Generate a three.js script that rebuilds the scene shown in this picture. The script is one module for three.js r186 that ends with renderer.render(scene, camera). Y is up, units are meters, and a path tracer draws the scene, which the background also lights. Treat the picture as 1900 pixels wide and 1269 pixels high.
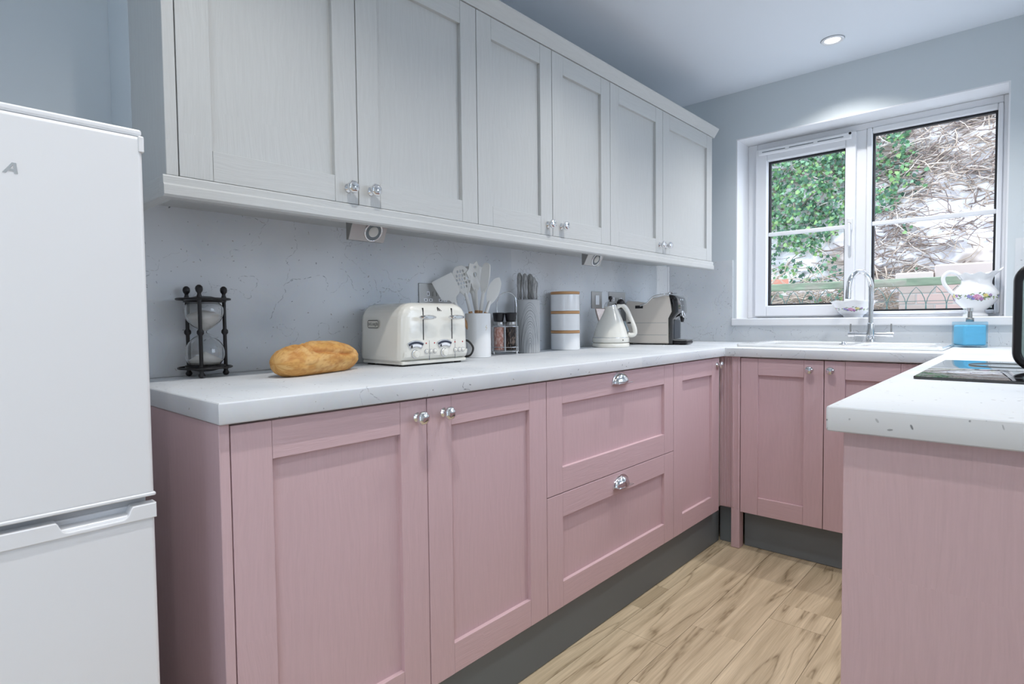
import * as THREE from 'three';
import { RoundedBoxGeometry } from 'three/addons/geometries/RoundedBoxGeometry.js';
import { mergeGeometries, mergeVertices, toCreasedNormals } from 'three/addons/utils/BufferGeometryUtils.js';

// ---------------------------------------------------------------- camera, sky, exposure
const scene = new THREE.Scene();
const camera = new THREE.PerspectiveCamera(61.284, 1900 / 1269, 0.05, 100);
const camR = new THREE.Vector3(0.7414, -0.0107, -0.671), camU = new THREE.Vector3(-0.0186, 0.9992, -0.0365), camF = new THREE.Vector3(-0.6708, -0.0396, -0.7406);
camera.position.set(1.6485, 1.0492, 3.2217);
camera.quaternion.setFromRotationMatrix(new THREE.Matrix4().makeBasis(camR.clone().normalize(), camU.clone().normalize(), camF.clone().negate().normalize()));
camera.updateMatrixWorld(true);
scene.background = new THREE.Color().setRGB(0.79, 0.92, 1.12);      // overcast sky
scene.backgroundIntensity = 4.2;
const renderer = new THREE.WebGLRenderer({ antialias: true });
renderer.toneMapping = THREE.LinearToneMapping;
renderer.toneMappingExposure = 1.08;
renderer.shadowMap.enabled = true;
const LAMP = new THREE.Color().setRGB(1.0, 0.97, 0.94), LAMP_CD = 2.7;
const DOWNLIGHTS = [[0.956, 0.305], [0.98, 1.5], [0.98, 2.7], [0.98, 4.2], [1.6, 0.8], [1.6, 3.3]];  // the row on the hob side is unseen, added to light the left run

// ---------------------------------------------------------------- measures (metres; x from the left wall, y up, z from the window wall)
const CEIL = 2.2792, RIGHT = 2.035, FRONT = 5.5;
const YT = 0.9104, TW = 0.0395, YB = YT - TW;
const XW = 0.6131, XB = 0.5975, ZEND = 2.8304, ZW = 0.6475, ZF = 0.6314, XR = 1.4112, ZR = 2.238;
const YD = 0.1698;
const XU = 0.3624, YU0 = 1.344, YU1 = 2.0005;

// ---------------------------------------------------------------- helpers
let seed = 7;
const rnd = () => { seed = (seed + 0x6d2b79f5) | 0; let t = Math.imul(seed ^ (seed >>> 15), 1 | seed); t = (t + Math.imul(t ^ (t >>> 7), 61 | t)) ^ t; return ((t ^ (t >>> 14)) >>> 0) / 4294967296; };
const rr = (a, b) => a + (b - a) * rnd();
const HT = new Float32Array(65536); for (let i = 0; i < 65536; i++) HT[i] = rnd();
function vn(x, y) {
  const ix = Math.floor(x), iy = Math.floor(y), fx = x - ix, fy = y - iy, u = fx * fx * (3 - 2 * fx), v = fy * fy * (3 - 2 * fy);
  const a = HT[((ix & 255) << 8) | (iy & 255)], b = HT[(((ix + 1) & 255) << 8) | (iy & 255)], c = HT[((ix & 255) << 8) | ((iy + 1) & 255)], d = HT[(((ix + 1) & 255) << 8) | ((iy + 1) & 255)];
  return (a + (b - a) * u) * (1 - v) + (c + (d - c) * u) * v;
}
const fbm = (x, y, o = 4) => { let s = 0, a = 0.5; for (let i = 0; i < o; i++) { s += a * vn(x, y); x = x * 2.03 + 17.3; y = y * 2.03 + 9.1; a *= 0.5; } return s / (1 - a * 2 + 1e-9) ; };
const clamp = (x, a = 0, b = 1) => Math.min(b, Math.max(a, x));
const sstep = (a, b, x) => { const t = clamp((x - a) / (b - a)); return t * t * (3 - 2 * t); };
const sRGB = (r, g, b) => new THREE.Color().setRGB(r / 255, g / 255, b / 255, THREE.SRGBColorSpace);

function dataTex(w, h, fn, srgb = true) {
  const d = new Uint8Array(w * h * 4), o = [0, 0, 0];
  for (let y = 0; y < h; y++) for (let x = 0; x < w; x++) { fn(x, y, o); const i = (y * w + x) * 4; d[i] = clamp(o[0], 0, 255); d[i + 1] = clamp(o[1], 0, 255); d[i + 2] = clamp(o[2], 0, 255); d[i + 3] = 255; }
  const t = new THREE.DataTexture(d, w, h); t.magFilter = THREE.LinearFilter; t.minFilter = THREE.LinearMipmapLinearFilter; t.generateMipmaps = true;
  t.wrapS = t.wrapT = THREE.RepeatWrapping; if (srgb) t.colorSpace = THREE.SRGBColorSpace; t.needsUpdate = true; return t;
}
function canvasTex(w, h, draw, srgb = true) {
  const c = document.createElement('canvas'); c.width = w; c.height = h; draw(c.getContext('2d'), w, h);
  const t = new THREE.CanvasTexture(c); t.wrapS = t.wrapT = THREE.RepeatWrapping; if (srgb) t.colorSpace = THREE.SRGBColorSpace; return t;
}
const taken = {};
const numbered = (n) => { const k = taken[n] = (taken[n] ?? -1) + 1; return k ? `${n}_${String(k).padStart(3, '0')}` : n; };
function tag(o, label, category, group, kind) {
  if (label) o.userData.label = label; if (category) o.userData.category = category; if (group) o.userData.group = group; if (kind) o.userData.kind = kind; return o;
}
function thing(name, label, category, pos = [0, 0, 0], turn = 0, group) {
  const o = new THREE.Group(); o.name = numbered(name); o.position.set(...pos); o.rotation.y = turn; scene.add(o); return tag(o, label, category, group);
}
function structure(o) { o.userData.kind = 'structure'; return o; }
function grp(name, parent, pos = [0, 0, 0], turn = 0) { const o = new THREE.Group(); o.name = name; o.position.set(...pos); o.rotation.y = turn; parent.add(o); return o; }
function mesh(name, geo, m, parent = scene, pos) {
  const o = new THREE.Mesh(geo, m); o.name = parent === scene ? numbered(name) : name; o.castShadow = o.receiveShadow = true; if (pos) o.position.set(...pos); parent.add(o); return o;
}
function uvBox(g, swap = false, ou = 0, ov = 0) {   // uv in metres from the way each face points
  g = g.index ? g.toNonIndexed() : g; g.clearGroups(); const p = g.attributes.position, uv = new Float32Array(p.count * 2);
  const a = new THREE.Vector3(), b = new THREE.Vector3(), c = new THREE.Vector3();
  for (let i = 0; i < p.count; i += 3) {
    a.fromBufferAttribute(p, i); b.fromBufferAttribute(p, i + 1); c.fromBufferAttribute(p, i + 2);
    const n = b.clone().sub(a).cross(c.clone().sub(a)), x = Math.abs(n.x), y = Math.abs(n.y), z = Math.abs(n.z);
    [a, b, c].forEach((v, k) => {
      let s, t; if (x >= y && x >= z) { s = v.z; t = v.y; } else if (y >= z) { s = v.x; t = v.z; } else { s = v.x; t = v.y; }
      uv[(i + k) * 2] = (swap ? t : s) + ou; uv[(i + k) * 2 + 1] = (swap ? s : t) + ov;
    });
  }
  g.setAttribute('uv', new THREE.BufferAttribute(uv, 2)); return g;
}
// a box between corners, edges slightly eased; its origin is its own centre
function box(name, x0, x1, y0, y1, z0, z1, m, parent = scene, { r = 0.002, swap = false, seg = 1, random = false } = {}) {
  const w = x1 - x0, h = y1 - y0, d = z1 - z0; r = Math.min(r, w / 2.1, h / 2.1, d / 2.1);
  let g = r > 0 ? new RoundedBoxGeometry(w, h, d, seg, r) : new THREE.BoxGeometry(w, h, d);
  g = uvBox(g, swap, random ? rnd() * 3 : (x0 + x1) / 2, random ? rnd() * 3 : (y0 + y1) / 2);
  return mesh(name, g, m, parent, [(x0 + x1) / 2, (y0 + y1) / 2, (z0 + z1) / 2]);
}
const at = (g, x = 0, y = 0, z = 0) => g.translate(x, y, z);
const lathe = (pts, seg = 40) => new THREE.LatheGeometry(pts.map(([x, y]) => new THREE.Vector2(x, y)), seg);
const tube = (pts, r, seg = 40, rad = 8, closed = false) => new THREE.TubeGeometry(new THREE.CatmullRomCurve3(pts.map((p) => new THREE.Vector3(...p)), closed), seg, r, rad, closed);
const cyl = (r0, r1, h, seg = 24) => new THREE.CylinderGeometry(r0, r1, h, seg);
const merge = (list) => mergeGeometries(list.map((g) => { g = g.index ? g.toNonIndexed() : g; g.clearGroups(); return g; }));
function rrect(w, h, r, cx = 0, cy = 0, s = new THREE.Shape()) {
  const x = cx - w / 2, y = cy - h / 2; s.moveTo(x + r, y); s.lineTo(x + w - r, y); s.absarc(x + w - r, y + r, r, -Math.PI / 2, 0); s.lineTo(x + w, y + h - r); s.absarc(x + w - r, y + h - r, r, 0, Math.PI / 2);
  s.lineTo(x + r, y + h); s.absarc(x + r, y + h - r, r, Math.PI / 2, Math.PI); s.lineTo(x, y + r); s.absarc(x + r, y + r, r, Math.PI, Math.PI * 1.5); return s;
}
function extrude(shape, depth, bevel = 0, seg = 2, curve = 12) {
  return new THREE.ExtrudeGeometry(shape, { depth: depth - 2 * bevel, bevelEnabled: bevel > 0, bevelThickness: bevel, bevelSize: bevel, bevelOffset: -bevel, bevelSegments: seg, curveSegments: curve }).translate(0, 0, bevel);
}
const smooth = (g, a = 0.6) => toCreasedNormals(g, a);

// ---------------------------------------------------------------- textures and materials
const std = (color, roughness = 0.5, more = {}) => new THREE.MeshStandardMaterial({ color, roughness, ...more });
const phys = (color, roughness = 0.5, more = {}) => new THREE.MeshPhysicalMaterial({ color, roughness, ...more });

// painted ash: fine vertical grain, the texture covers 0.45 m
const grainFn = (x, y) => {
  const u = x / 1024, v = y / 1024, warp = (fbm(u * 3 + 40, v * 1.3, 3) - 0.5) * 0.09, s = u + warp;
  const fine = vn(s * 240, v * 9) * 0.6 + vn(s * 420 + 9, v * 22) * 0.4, ring = Math.abs(Math.sin((s * 26 + fbm(s * 5, v * 2, 3) * 3) * Math.PI));
  return clamp(0.25 + 0.55 * fine + 0.22 * Math.pow(ring, 0.5));
};
const grainBump = dataTex(1024, 1024, (x, y, o) => { o[0] = o[1] = o[2] = 255 * grainFn(x, y); }, false);
const grainMap = dataTex(512, 512, (x, y, o) => { const g = grainFn(x * 2, y * 2); o[0] = o[1] = o[2] = 240 + 15 * g; });
for (const t of [grainBump, grainMap]) t.repeat.set(1 / 0.45, 1 / 0.45);
const painted = (c) => std(c, 0.42, { map: grainMap, bumpMap: grainBump, bumpScale: 0.00045 });
const M = {};
M.pink = painted(sRGB(212, 183, 188));
M.cream = painted(sRGB(198, 200, 199));
M.carcass = std(sRGB(225, 222, 215), 0.6);
M.plinth = std(sRGB(112, 120, 124), 0.5);
M.wall = std(sRGB(210, 218, 223), 0.85);
M.ceiling = std(sRGB(232, 239, 248), 0.9);  // blue cast of the sky light is put into this white
M.white = std(sRGB(234, 236, 240), 0.35);
M.reveal = std(sRGB(234, 236, 240), 0.7);
M.fridge = phys(sRGB(230, 232, 235), 0.28, { clearcoat: 0.3, clearcoatRoughness: 0.2 });
M.chrome = std(sRGB(225, 226, 228), 0.09, { metalness: 1 });
M.steel = std(sRGB(168, 167, 165), 0.34, { metalness: 1 });
M.black = std(sRGB(22, 20, 24), 0.38);
M.blackGlass = phys(sRGB(12, 13, 16), 0.04, { clearcoat: 1, clearcoatRoughness: 0.02 });
M.gasket = std(sRGB(26, 28, 34), 0.6);
M.pane = phys(new THREE.Color(1, 1, 1), 0.0, { transmission: 1, thickness: 0, ior: 1.45 });
M.glass = phys(new THREE.Color(1, 1, 1), 0.0, { transmission: 1, thickness: 0, ior: 1.3 });
M.ceramic = phys(sRGB(240, 241, 242), 0.14, { clearcoat: 0.6, clearcoatRoughness: 0.05 });
M.creamGloss = phys(sRGB(233, 231, 222), 0.2, { clearcoat: 0.6, clearcoatRoughness: 0.08 });
M.sand = std(sRGB(245, 244, 240), 0.9);
M.dark = std(sRGB(30, 28, 28), 0.5);
M.bamboo = std(sRGB(200, 152, 104), 0.55);
M.silicone = std(sRGB(238, 237, 233), 0.55);
M.red = std(sRGB(190, 45, 50), 0.4);

// quartz-look laminate: white with sparse broken grey veins and flecks, 2 m across
function quartz(c, w, h) {
  c.fillStyle = 'rgb(246,247,248)'; c.fillRect(0, 0, w, h);
  for (let i = 0; i < 240; i++) { const x = rnd() * w, y = rnd() * h, r = rr(60, 240), g = c.createRadialGradient(x, y, 0, x, y, r), k = rnd() < 0.5 ? '214,219,224' : '246,247,248'; g.addColorStop(0, `rgba(${k},0.35)`); g.addColorStop(1, `rgba(${k},0)`); c.fillStyle = g; c.fillRect(x - r, y - r, 2 * r, 2 * r); }
  c.lineCap = 'round';
  const walk = (x, y, a, n, step, alpha, width) => {
    for (let i = 0; i < n; i++) {
      a += rr(-0.75, 0.75); const nx = x + Math.cos(a) * step, ny = y + Math.sin(a) * step * 0.8; a += (Math.sin(i * 0.31 + x * 0.01)) * 0.16;
      if (rnd() < 0.72) { c.strokeStyle = `rgba(${rnd() < 0.8 ? '92,98,106' : '112,100,88'},${alpha * rr(0.25, 1)})`; c.lineWidth = width * rr(0.5, 1.5); c.beginPath(); c.moveTo(x, y); c.lineTo(nx, ny); c.stroke(); }
      x = nx; y = ny; if (rnd() < 0.02 && n > 20) walk(x, y, a + rr(-1, 1), Math.floor(n / 2.5), step, alpha * 0.8, width * 0.8);
    }
  };
  for (let i = 0; i < 95; i++) walk(rnd() * w, rnd() * h, rr(0, 6.28), Math.floor(rr(14, 80)), rr(5, 10), rr(0.2, 0.6), rr(1.0, 2.2));
  for (let i = 0; i < 1000; i++) { c.fillStyle = `rgba(${rnd() < 0.7 ? '90,94,100' : '120,106,92'},${rr(0.15, 0.75)})`; c.beginPath(); c.ellipse(rnd() * w, rnd() * h, rr(1, 5), rr(0.6, 2), rr(0, 3), 0, 7); c.fill(); }
}
const quartzTex = canvasTex(2048, 2048, quartz); quartzTex.repeat.set(1 / 1.6, 1 / 1.6);
M.worktop = std(sRGB(228, 231, 234), 0.55, { map: quartzTex });
M.splash = M.worktop;

// light oak boards: grain runs along u; 2.4 m x 0.72 m
const oakTex = dataTex(2048, 1024, (x, y, o) => {
  const u = x / 2048 * 2.4, v = y / 1024 * 0.72;
  const w = (fbm(u * 1.3, v * 6 + 3, 4) - 0.5) * 0.11, s = v + w;
  const streak = fbm(u * 1.6, s * 75, 4), fine = vn(u * 9, v * 420) * 0.5 + vn(u * 20, v * 800) * 0.5, ring = Math.pow(Math.abs(Math.sin((s * 24 + fbm(u * 0.7, s * 8, 3) * 2.2) * Math.PI)), 0.3), tone = fbm(u * 1.0 + 7, v * 7, 3);
  const crack = Math.pow(1 - Math.abs(fbm(u * 1.2 + 31, s * 15 + 5, 3) * 2 - 1), 26) * (0.4 + 0.8 * vn(u * 40, v * 300));
  const k = 0.66 + 0.34 * (streak - 0.5) + 0.2 * (fine - 0.5) + 0.1 * (ring - 0.7) + 0.42 * (tone - 0.5) - 0.42 * crack;
  const t = clamp(k); o[0] = 112 + 134 * t; o[1] = 98 + 136 * t; o[2] = 76 + 136 * t;
});
M.oak = std(sRGB(246, 240, 228), 0.42, { map: oakTex, bumpMap: oakTex, bumpScale: 0.0006 });

// ---------------------------------------------------------------- the room
const floor = structure(new THREE.Group()); floor.name = 'floor'; scene.add(floor); tag(floor, 'light oak plank floor running between the pink cabinets', 'floor');
box('subfloor', -0.02, RIGHT + 0.02, -0.15, -0.004, -0.02, FRONT + 0.02, M.plinth, floor, { r: 0 });
{
  const W = 0.18, joints = [0.9, 1.5, 0.4, 1.2, 1.567, 1.782, 1.167, 1.95, 0.75, 1.4, 1.0, 1.8], L = 1.22;
  for (let k = 0; k < 12; k++) {
    const x0 = Math.max(0.002, 0.62 + (k - 4) * W), x1 = Math.min(RIGHT - 0.002, 0.62 + (k - 3) * W);
    if (x1 <= x0) continue;
    for (let z0 = joints[k] - 2 * L; z0 < FRONT; z0 += L) {
      const a = Math.max(z0, 0.002), b = Math.min(z0 + L, FRONT - 0.002); if (b - a < 0.01) continue;
      const w = x1 - x0 - 0.0012, d = b - a - 0.0012, g = new THREE.BoxGeometry(w, 0.005, d).toNonIndexed(); g.clearGroups();
      const p = g.attributes.position, uv = g.attributes.uv, ou = rnd(), row = Math.floor(rnd() * 4) * 0.25 + 0.002, flip = rnd() < 0.5 ? 1 : -1;
      for (let i = 0; i < p.count; i++) uv.setXY(i, ou + flip * p.getZ(i) / 2.4, row + (p.getX(i) + w / 2) / 0.72);
      mesh('plank', g, M.oak, floor, [(x0 + x1) / 2, -0.0025, (a + b) / 2]);
    }
  }
}
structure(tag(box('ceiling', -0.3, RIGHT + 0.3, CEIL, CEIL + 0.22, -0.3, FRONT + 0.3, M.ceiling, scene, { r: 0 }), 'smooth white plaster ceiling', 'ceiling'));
structure(tag(box('wall_left', -0.3, 0, -0.15, CEIL, -0.3, FRONT + 0.3, M.wall, scene, { r: 0 }), 'pale grey wall behind the fridge and wall cabinets', 'wall'));
structure(tag(box('wall_front', 0, RIGHT, -0.15, CEIL, FRONT, FRONT + 0.3, M.wall, scene, { r: 0 }), 'pale grey wall opposite the window wall', 'wall'));
const WX0 = 0.4179, WX1 = 1.5506, WY0 = 1.0005, WY1 = 2.0176;
{
  const s = new THREE.Shape(); s.moveTo(0, -0.15); s.lineTo(RIGHT + 0.3, -0.15); s.lineTo(RIGHT + 0.3, CEIL); s.lineTo(0, CEIL); s.closePath();
  const hole = new THREE.Path(); hole.moveTo(WX0 - 0.006, WY0); hole.lineTo(WX0 - 0.006, WY1 + 0.006); hole.lineTo(WX1 + 0.006, WY1 + 0.006); hole.lineTo(WX1 + 0.006, WY0); hole.closePath(); s.holes.push(hole);
  structure(tag(mesh('wall_back', uvBox(extrude(s, 0.3).translate(0, 0, -0.3)), M.wall), 'pale grey wall around the window over the sink', 'wall'));
}
const VZ0 = 0.75, VZ1 = 1.85, VY0 = 1.15, VY1 = 2.02;
const DZ0 = 4.1, DZ1 = 5.3, DY1 = 2.08;
{
  const s = new THREE.Shape(); s.moveTo(0, -0.15); s.lineTo(FRONT + 0.3, -0.15); s.lineTo(FRONT + 0.3, CEIL); s.lineTo(0, CEIL); s.closePath();
  const hole = new THREE.Path(); hole.moveTo(DZ0, 0.0); hole.lineTo(DZ0, DY1); hole.lineTo(DZ1, DY1); hole.lineTo(DZ1, 0.0); hole.closePath(); s.holes.push(hole);
  const side = new THREE.Path(); side.moveTo(VZ0, VY0); side.lineTo(VZ0, VY1); side.lineTo(VZ1, VY1); side.lineTo(VZ1, VY0); side.closePath(); s.holes.push(side);
  structure(tag(mesh('wall_right', uvBox(extrude(s, 0.3).rotateY(-Math.PI / 2).translate(RIGHT + 0.3, 0, 0)), M.wall), 'pale grey wall behind the hob worktop', 'wall'));
  const d = structure(thing('door_1', 'added unseen white framed glazed patio doors letting in sky light', 'door', [RIGHT + 0.12, 0, DZ0]));  // unseen doors, added so sky light reaches the fridge and cabinets
  const LW = (DZ1 - DZ0) / 2;
  for (let k = 0; k < 2; k++) {
    const leaf = grp('door_leaf', d, [0, 0, k * LW]), e = 0.075;
    box('stile', -0.03, 0.03, 0.002, DY1 - 0.002, 0.002, e, M.white, leaf); box('stile', -0.03, 0.03, 0.002, DY1 - 0.002, LW - e, LW - 0.002, M.white, leaf);
    box('rail', -0.03, 0.03, DY1 - e, DY1 - 0.002, e, LW - e, M.white, leaf); box('rail', -0.03, 0.03, 0.002, 0.1, e, LW - e, M.white, leaf);
    mesh('pane', new THREE.PlaneGeometry(LW - 2 * e, DY1 - e - 0.1).rotateY(Math.PI / 2), M.pane, leaf, [0, (DY1 - e + 0.1) / 2, LW / 2]);
  }
}
{ // unseen side window over the hob worktop, added to let in side light
  const w = structure(thing('window_2', 'added unseen white framed window letting side light in over the hob worktop', 'window', [RIGHT + 0.16, 0, 0])), e = 0.06, m = (VZ0 + VZ1) / 2;
  for (const [a, b] of [[VZ0, VZ0 + e], [m - e / 2, m + e / 2], [VZ1 - e, VZ1]]) box('frame', -0.03, 0.03, VY0, VY1, a, b, M.white, w);
  for (const [a, b] of [[VY0, VY0 + e], [VY1 - e, VY1]]) { box('frame', -0.028, 0.028, a, b, VZ0 + e, m - e / 2, M.white, w); box('frame', -0.028, 0.028, a, b, m + e / 2, VZ1 - e, M.white, w); }
  for (const [a, b] of [[VZ0 + e, m - e / 2], [m + e / 2, VZ1 - e]]) mesh('pane', new THREE.PlaneGeometry(b - a, VY1 - VY0 - 2 * e).rotateY(Math.PI / 2), M.pane, w, [0, (VY0 + VY1) / 2, (a + b) / 2]);
}
// plaster nib between the end of the wall cabinets and the wall above the fridge
structure(tag(box('trim_1', 0, 0.152, YU0 + 0.001, CEIL, 2.7985, 2.822, M.wall, scene, { r: 0.003 }), 'narrow plaster nib beside the end of the wall cabinets', 'trim'));

// window
{
  const w = structure(thing('window_1', 'white two-light window over the sink with a vent and horizontal bars', 'window', [0, 0, 0]));
  const zf = -0.165, zb = -0.225, zg = -0.19, x0 = WX0, x1 = WX1, y0 = 1.04, y1 = WY1;
  box('reveal', x0 - 0.006, x0, y0 - 0.02, y1 + 0.006, -0.3, 0, M.reveal, w, { r: 0 });
  box('reveal', x1, x1 + 0.006, y0 - 0.02, y1 + 0.006, -0.3, 0, M.reveal, w, { r: 0 });
  box('reveal', x0, x1, y1, y1 + 0.006, -0.3, 0, M.reveal, w, { r: 0 });
  box('sill', 0.3985, 1.5815, WY0, 1.0392, -0.0, 0.03, M.white, w, { r: 0.006, seg: 3 });
  box('sill', x0 - 0.004, x1 + 0.004, WY0, 1.0392, -0.3, 0.002, M.white, w, { r: 0 });
  const fr = (n, a, b, c, d, f0 = zb, f1 = zf) => box(n, a, b, c, d, f0, f1, M.white, w, { r: 0.004, seg: 2 });
  fr('frame', x0, 0.469, y0, y1); fr('frame', 1.53, x1, y0, y1); fr('frame', 0.469, 1.53, 1.985, y1); fr('frame', 0.469, 1.53, y0, 1.052); fr('mullion', 0.953, 1.006, 1.052, 1.985);
  // opening sash on the left
  const s = grp('sash', w); const sz0 = -0.222, sz1 = -0.142, sb = (n, a, b, c, d) => box(n, a, b, c, d, sz0, sz1, M.white, s, { r: 0.006, seg: 2 });
  const sx0 = 0.466, sx1 = 0.962, sy0 = 1.05, sy1 = 1.982, gx0 = 0.527, gx1 = 0.914, gy0 = 1.1087, gy1 = 1.9124;
  sb('stile', sx0, gx0, sy0, sy1); sb('stile', gx1, sx1, sy0, sy1); sb('rail', gx0, gx1, sy0, gy0); sb('rail', gx0, gx1, gy1, sy1);
  const gask = (p, a, b, c, d, z0, z1) => { const k = 0.009; mesh('gasket', merge([at(new THREE.BoxGeometry(k, d - c, z1 - z0), a + k / 2, (c + d) / 2, (z0 + z1) / 2), at(new THREE.BoxGeometry(k, d - c, z1 - z0), b - k / 2, (c + d) / 2, (z0 + z1) / 2), at(new THREE.BoxGeometry(b - a - 2 * k, k, z1 - z0), (a + b) / 2, c + k / 2, (z0 + z1) / 2), at(new THREE.BoxGeometry(b - a - 2 * k, k, z1 - z0), (a + b) / 2, d - k / 2, (z0 + z1) / 2)]), M.gasket, p); };
  gask(s, gx0, gx1, gy0, gy1, zg - 0.012, zg + 0.012);
  mesh('pane', new THREE.PlaneGeometry(gx1 - gx0, gy1 - gy0), M.pane, s, [(gx0 + gx1) / 2, (gy0 + gy1) / 2, zg]);
  box('glazing_bar', gx0, gx1, 1.497, 1.519, zg + 0.002, zg + 0.016, M.white, s, { r: 0.005, seg: 2 });
  const vent = grp('trickle_vent', w); box('cover', 0.486, 0.945, 1.943, 1.975, -0.145, -0.118, M.white, vent, { r: 0.008, seg: 3 });
  for (let k = 0; k < 3; k++) box('slot', 0.51 + k * 0.14, 0.63 + k * 0.14, 1.955, 1.9595, -0.1195, -0.1172, M.plinth, vent, { r: 0 });
  mesh('vent_end', cyl(0.006, 0.006, 0.004, 16).rotateX(Math.PI / 2), M.gasket, vent, [0.94, 1.968, -0.1165]);
  const h = grp('window_handle', w); box('rose', 0.929, 0.951, 1.485, 1.545, -0.145, -0.132, M.white, h, { r: 0.005, seg: 2 }); box('lever', 0.933, 0.947, 1.4, 1.52, -0.128, -0.112, M.white, h, { r: 0.006, seg: 2 }); mesh('pivot', cyl(0.007, 0.007, 0.016, 16).rotateX(Math.PI / 2), M.steel, h, [0.94, 1.515, -0.124]);
  // fixed light on the right
  const f = grp('fixed_light', w), hx0 = 1.0295, hx1 = 1.5115, hy0 = 1.069, hy1 = 1.9585, bb = (a, b, c, d) => box('bead', a, b, c, d, zb + 0.005, zf + 0.008, M.white, f, { r: 0.006, seg: 2 });
  bb(1.006, hx0, 1.052, 1.985); bb(hx1, 1.53, 1.052, 1.985); bb(hx0, hx1, 1.052, hy0); bb(hx0, hx1, hy1, 1.985);
  gask(f, hx0, hx1, hy0, hy1, zg - 0.012, zg + 0.012);
  mesh('pane', new THREE.PlaneGeometry(hx1 - hx0, hy1 - hy0), M.pane, f, [(hx0 + hx1) / 2, (hy0 + hy1) / 2, zg]);
  box('glazing_bar', hx0, hx1, 1.499, 1.521, zg + 0.002, zg + 0.016, M.white, f, { r: 0.005, seg: 2 });
}

// ---------------------------------------------------------------- splashbacks
tag(box('splashback', 0, 0.009, YT, 1.352, 0.009, 2.822, M.splash, scene, { r: 0.001, swap: false }), 'white veined splashback panel behind the toaster and kettle', 'splashback');
{
  const s = new THREE.Shape(), T = 1.364; s.moveTo(0, YT); s.lineTo(RIGHT, YT); s.lineTo(RIGHT, T); s.lineTo(WX1 + 0.032, T); s.lineTo(WX1 + 0.032, WY0); s.lineTo(WX0 - 0.02, WY0); s.lineTo(WX0 - 0.02, T); s.lineTo(0, T); s.closePath();
  tag(mesh('splashback', uvBox(extrude(s, 0.009), false, 0.37, 0.2), M.splash), 'white veined splashback panel below and beside the window', 'splashback');
}
{ // aluminium corner strip
  tag(mesh('corner_strip', uvBox(new THREE.BoxGeometry(0.008, 1.352 - YT, 0.008)), M.white, scene, [0.013, (YT + 1.352) / 2, 0.013]), 'slim white corner strip joining the two splashbacks', 'trim strip');
}

// ---------------------------------------------------------------- cabinet doors, knobs, handles
const knobGeo = (() => {
  const pts = [[0.0, 0], [0.011, 0], [0.0115, 0.002], [0.007, 0.0045], [0.0055, 0.009], [0.007, 0.0125], [0.0125, 0.0155], [0.016, 0.0205], [0.0163, 0.024], [0.014, 0.0285], [0.0085, 0.0312], [0, 0.0322]];
  const g = lathe(pts, 48), p = g.attributes.position;
  for (let i = 0; i < p.count; i++) { const x = p.getX(i), y = p.getY(i), z = p.getZ(i), a = Math.atan2(z, x), k = 1 - 0.055 * (0.5 + 0.5 * Math.cos(a * 8)) * sstep(0.012, 0.02, y); p.setXYZ(i, x * k, y, z * k); }
  g.computeVertexNormals(); return g.rotateX(Math.PI / 2);
})();
const cupGeo = (() => {
  const shell = (k) => new THREE.SphereGeometry(1, 32, 14, Math.PI, Math.PI, 0, Math.PI / 2).rotateY(Math.PI).scale(0.044 * k, 0.033 * k, 0.027 * k);
  const s = new THREE.Shape(); s.absellipse(0, 0, 0.05, 0.0385, 0, Math.PI, false); s.lineTo(-0.05, -0.004); s.lineTo(0.05, -0.004); s.closePath();
  return merge([shell(1), shell(0.93), uvBox(extrude(s, 0.004, 0.0012, 2, 24)), at(new RoundedBoxGeometry(0.09, 0.003, 0.026, 2, 0.001), 0, 0.0, 0.0135)].map((g) => { const k = (g.index ? g.toNonIndexed() : g); k.deleteAttribute('uv'); return k; }));
})();
// a shaker front in its own axes: width along x, face at z = 0
function front(name, parent, pos, turn, w, h, m, { st = 0.076, rt = 0.074, rb = 0.078, knob = null, cup = null } = {}) {
  const g = grp(name, parent, pos, turn), T = 0.02, e = 0.0013, o = { r: 0.0012, random: true };
  box('stile', e, st, e, h - e, -T, 0, m, g, o); box('stile', w - st, w - e, e, h - e, -T, 0, m, g, o);
  box('rail', st + 0.0004, w - st - 0.0004, e, rb, -T, -0.0003, m, g, { ...o, swap: true }); box('rail', st + 0.0004, w - st - 0.0004, h - rt, h - e, -T, -0.0003, m, g, { ...o, swap: true });
  box('panel', st - 0.004, w - st + 0.004, rb - 0.004, h - rt + 0.004, -T + 0.001, -0.012, m, g, { r: 0, random: true });
  if (knob) mesh('knob', knobGeo, M.chrome, g, [knob[0], knob[1], -0.0005]).userData.label = 'chrome knob';
  if (cup) mesh('cup_handle', cupGeo, M.chrome, g, [cup[0], cup[1], -0.0005]).userData.label = 'chrome cup handle';
  return g;
}
const HD = YB - 0.004 - YD;
const Q = Math.PI / 2;
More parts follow.
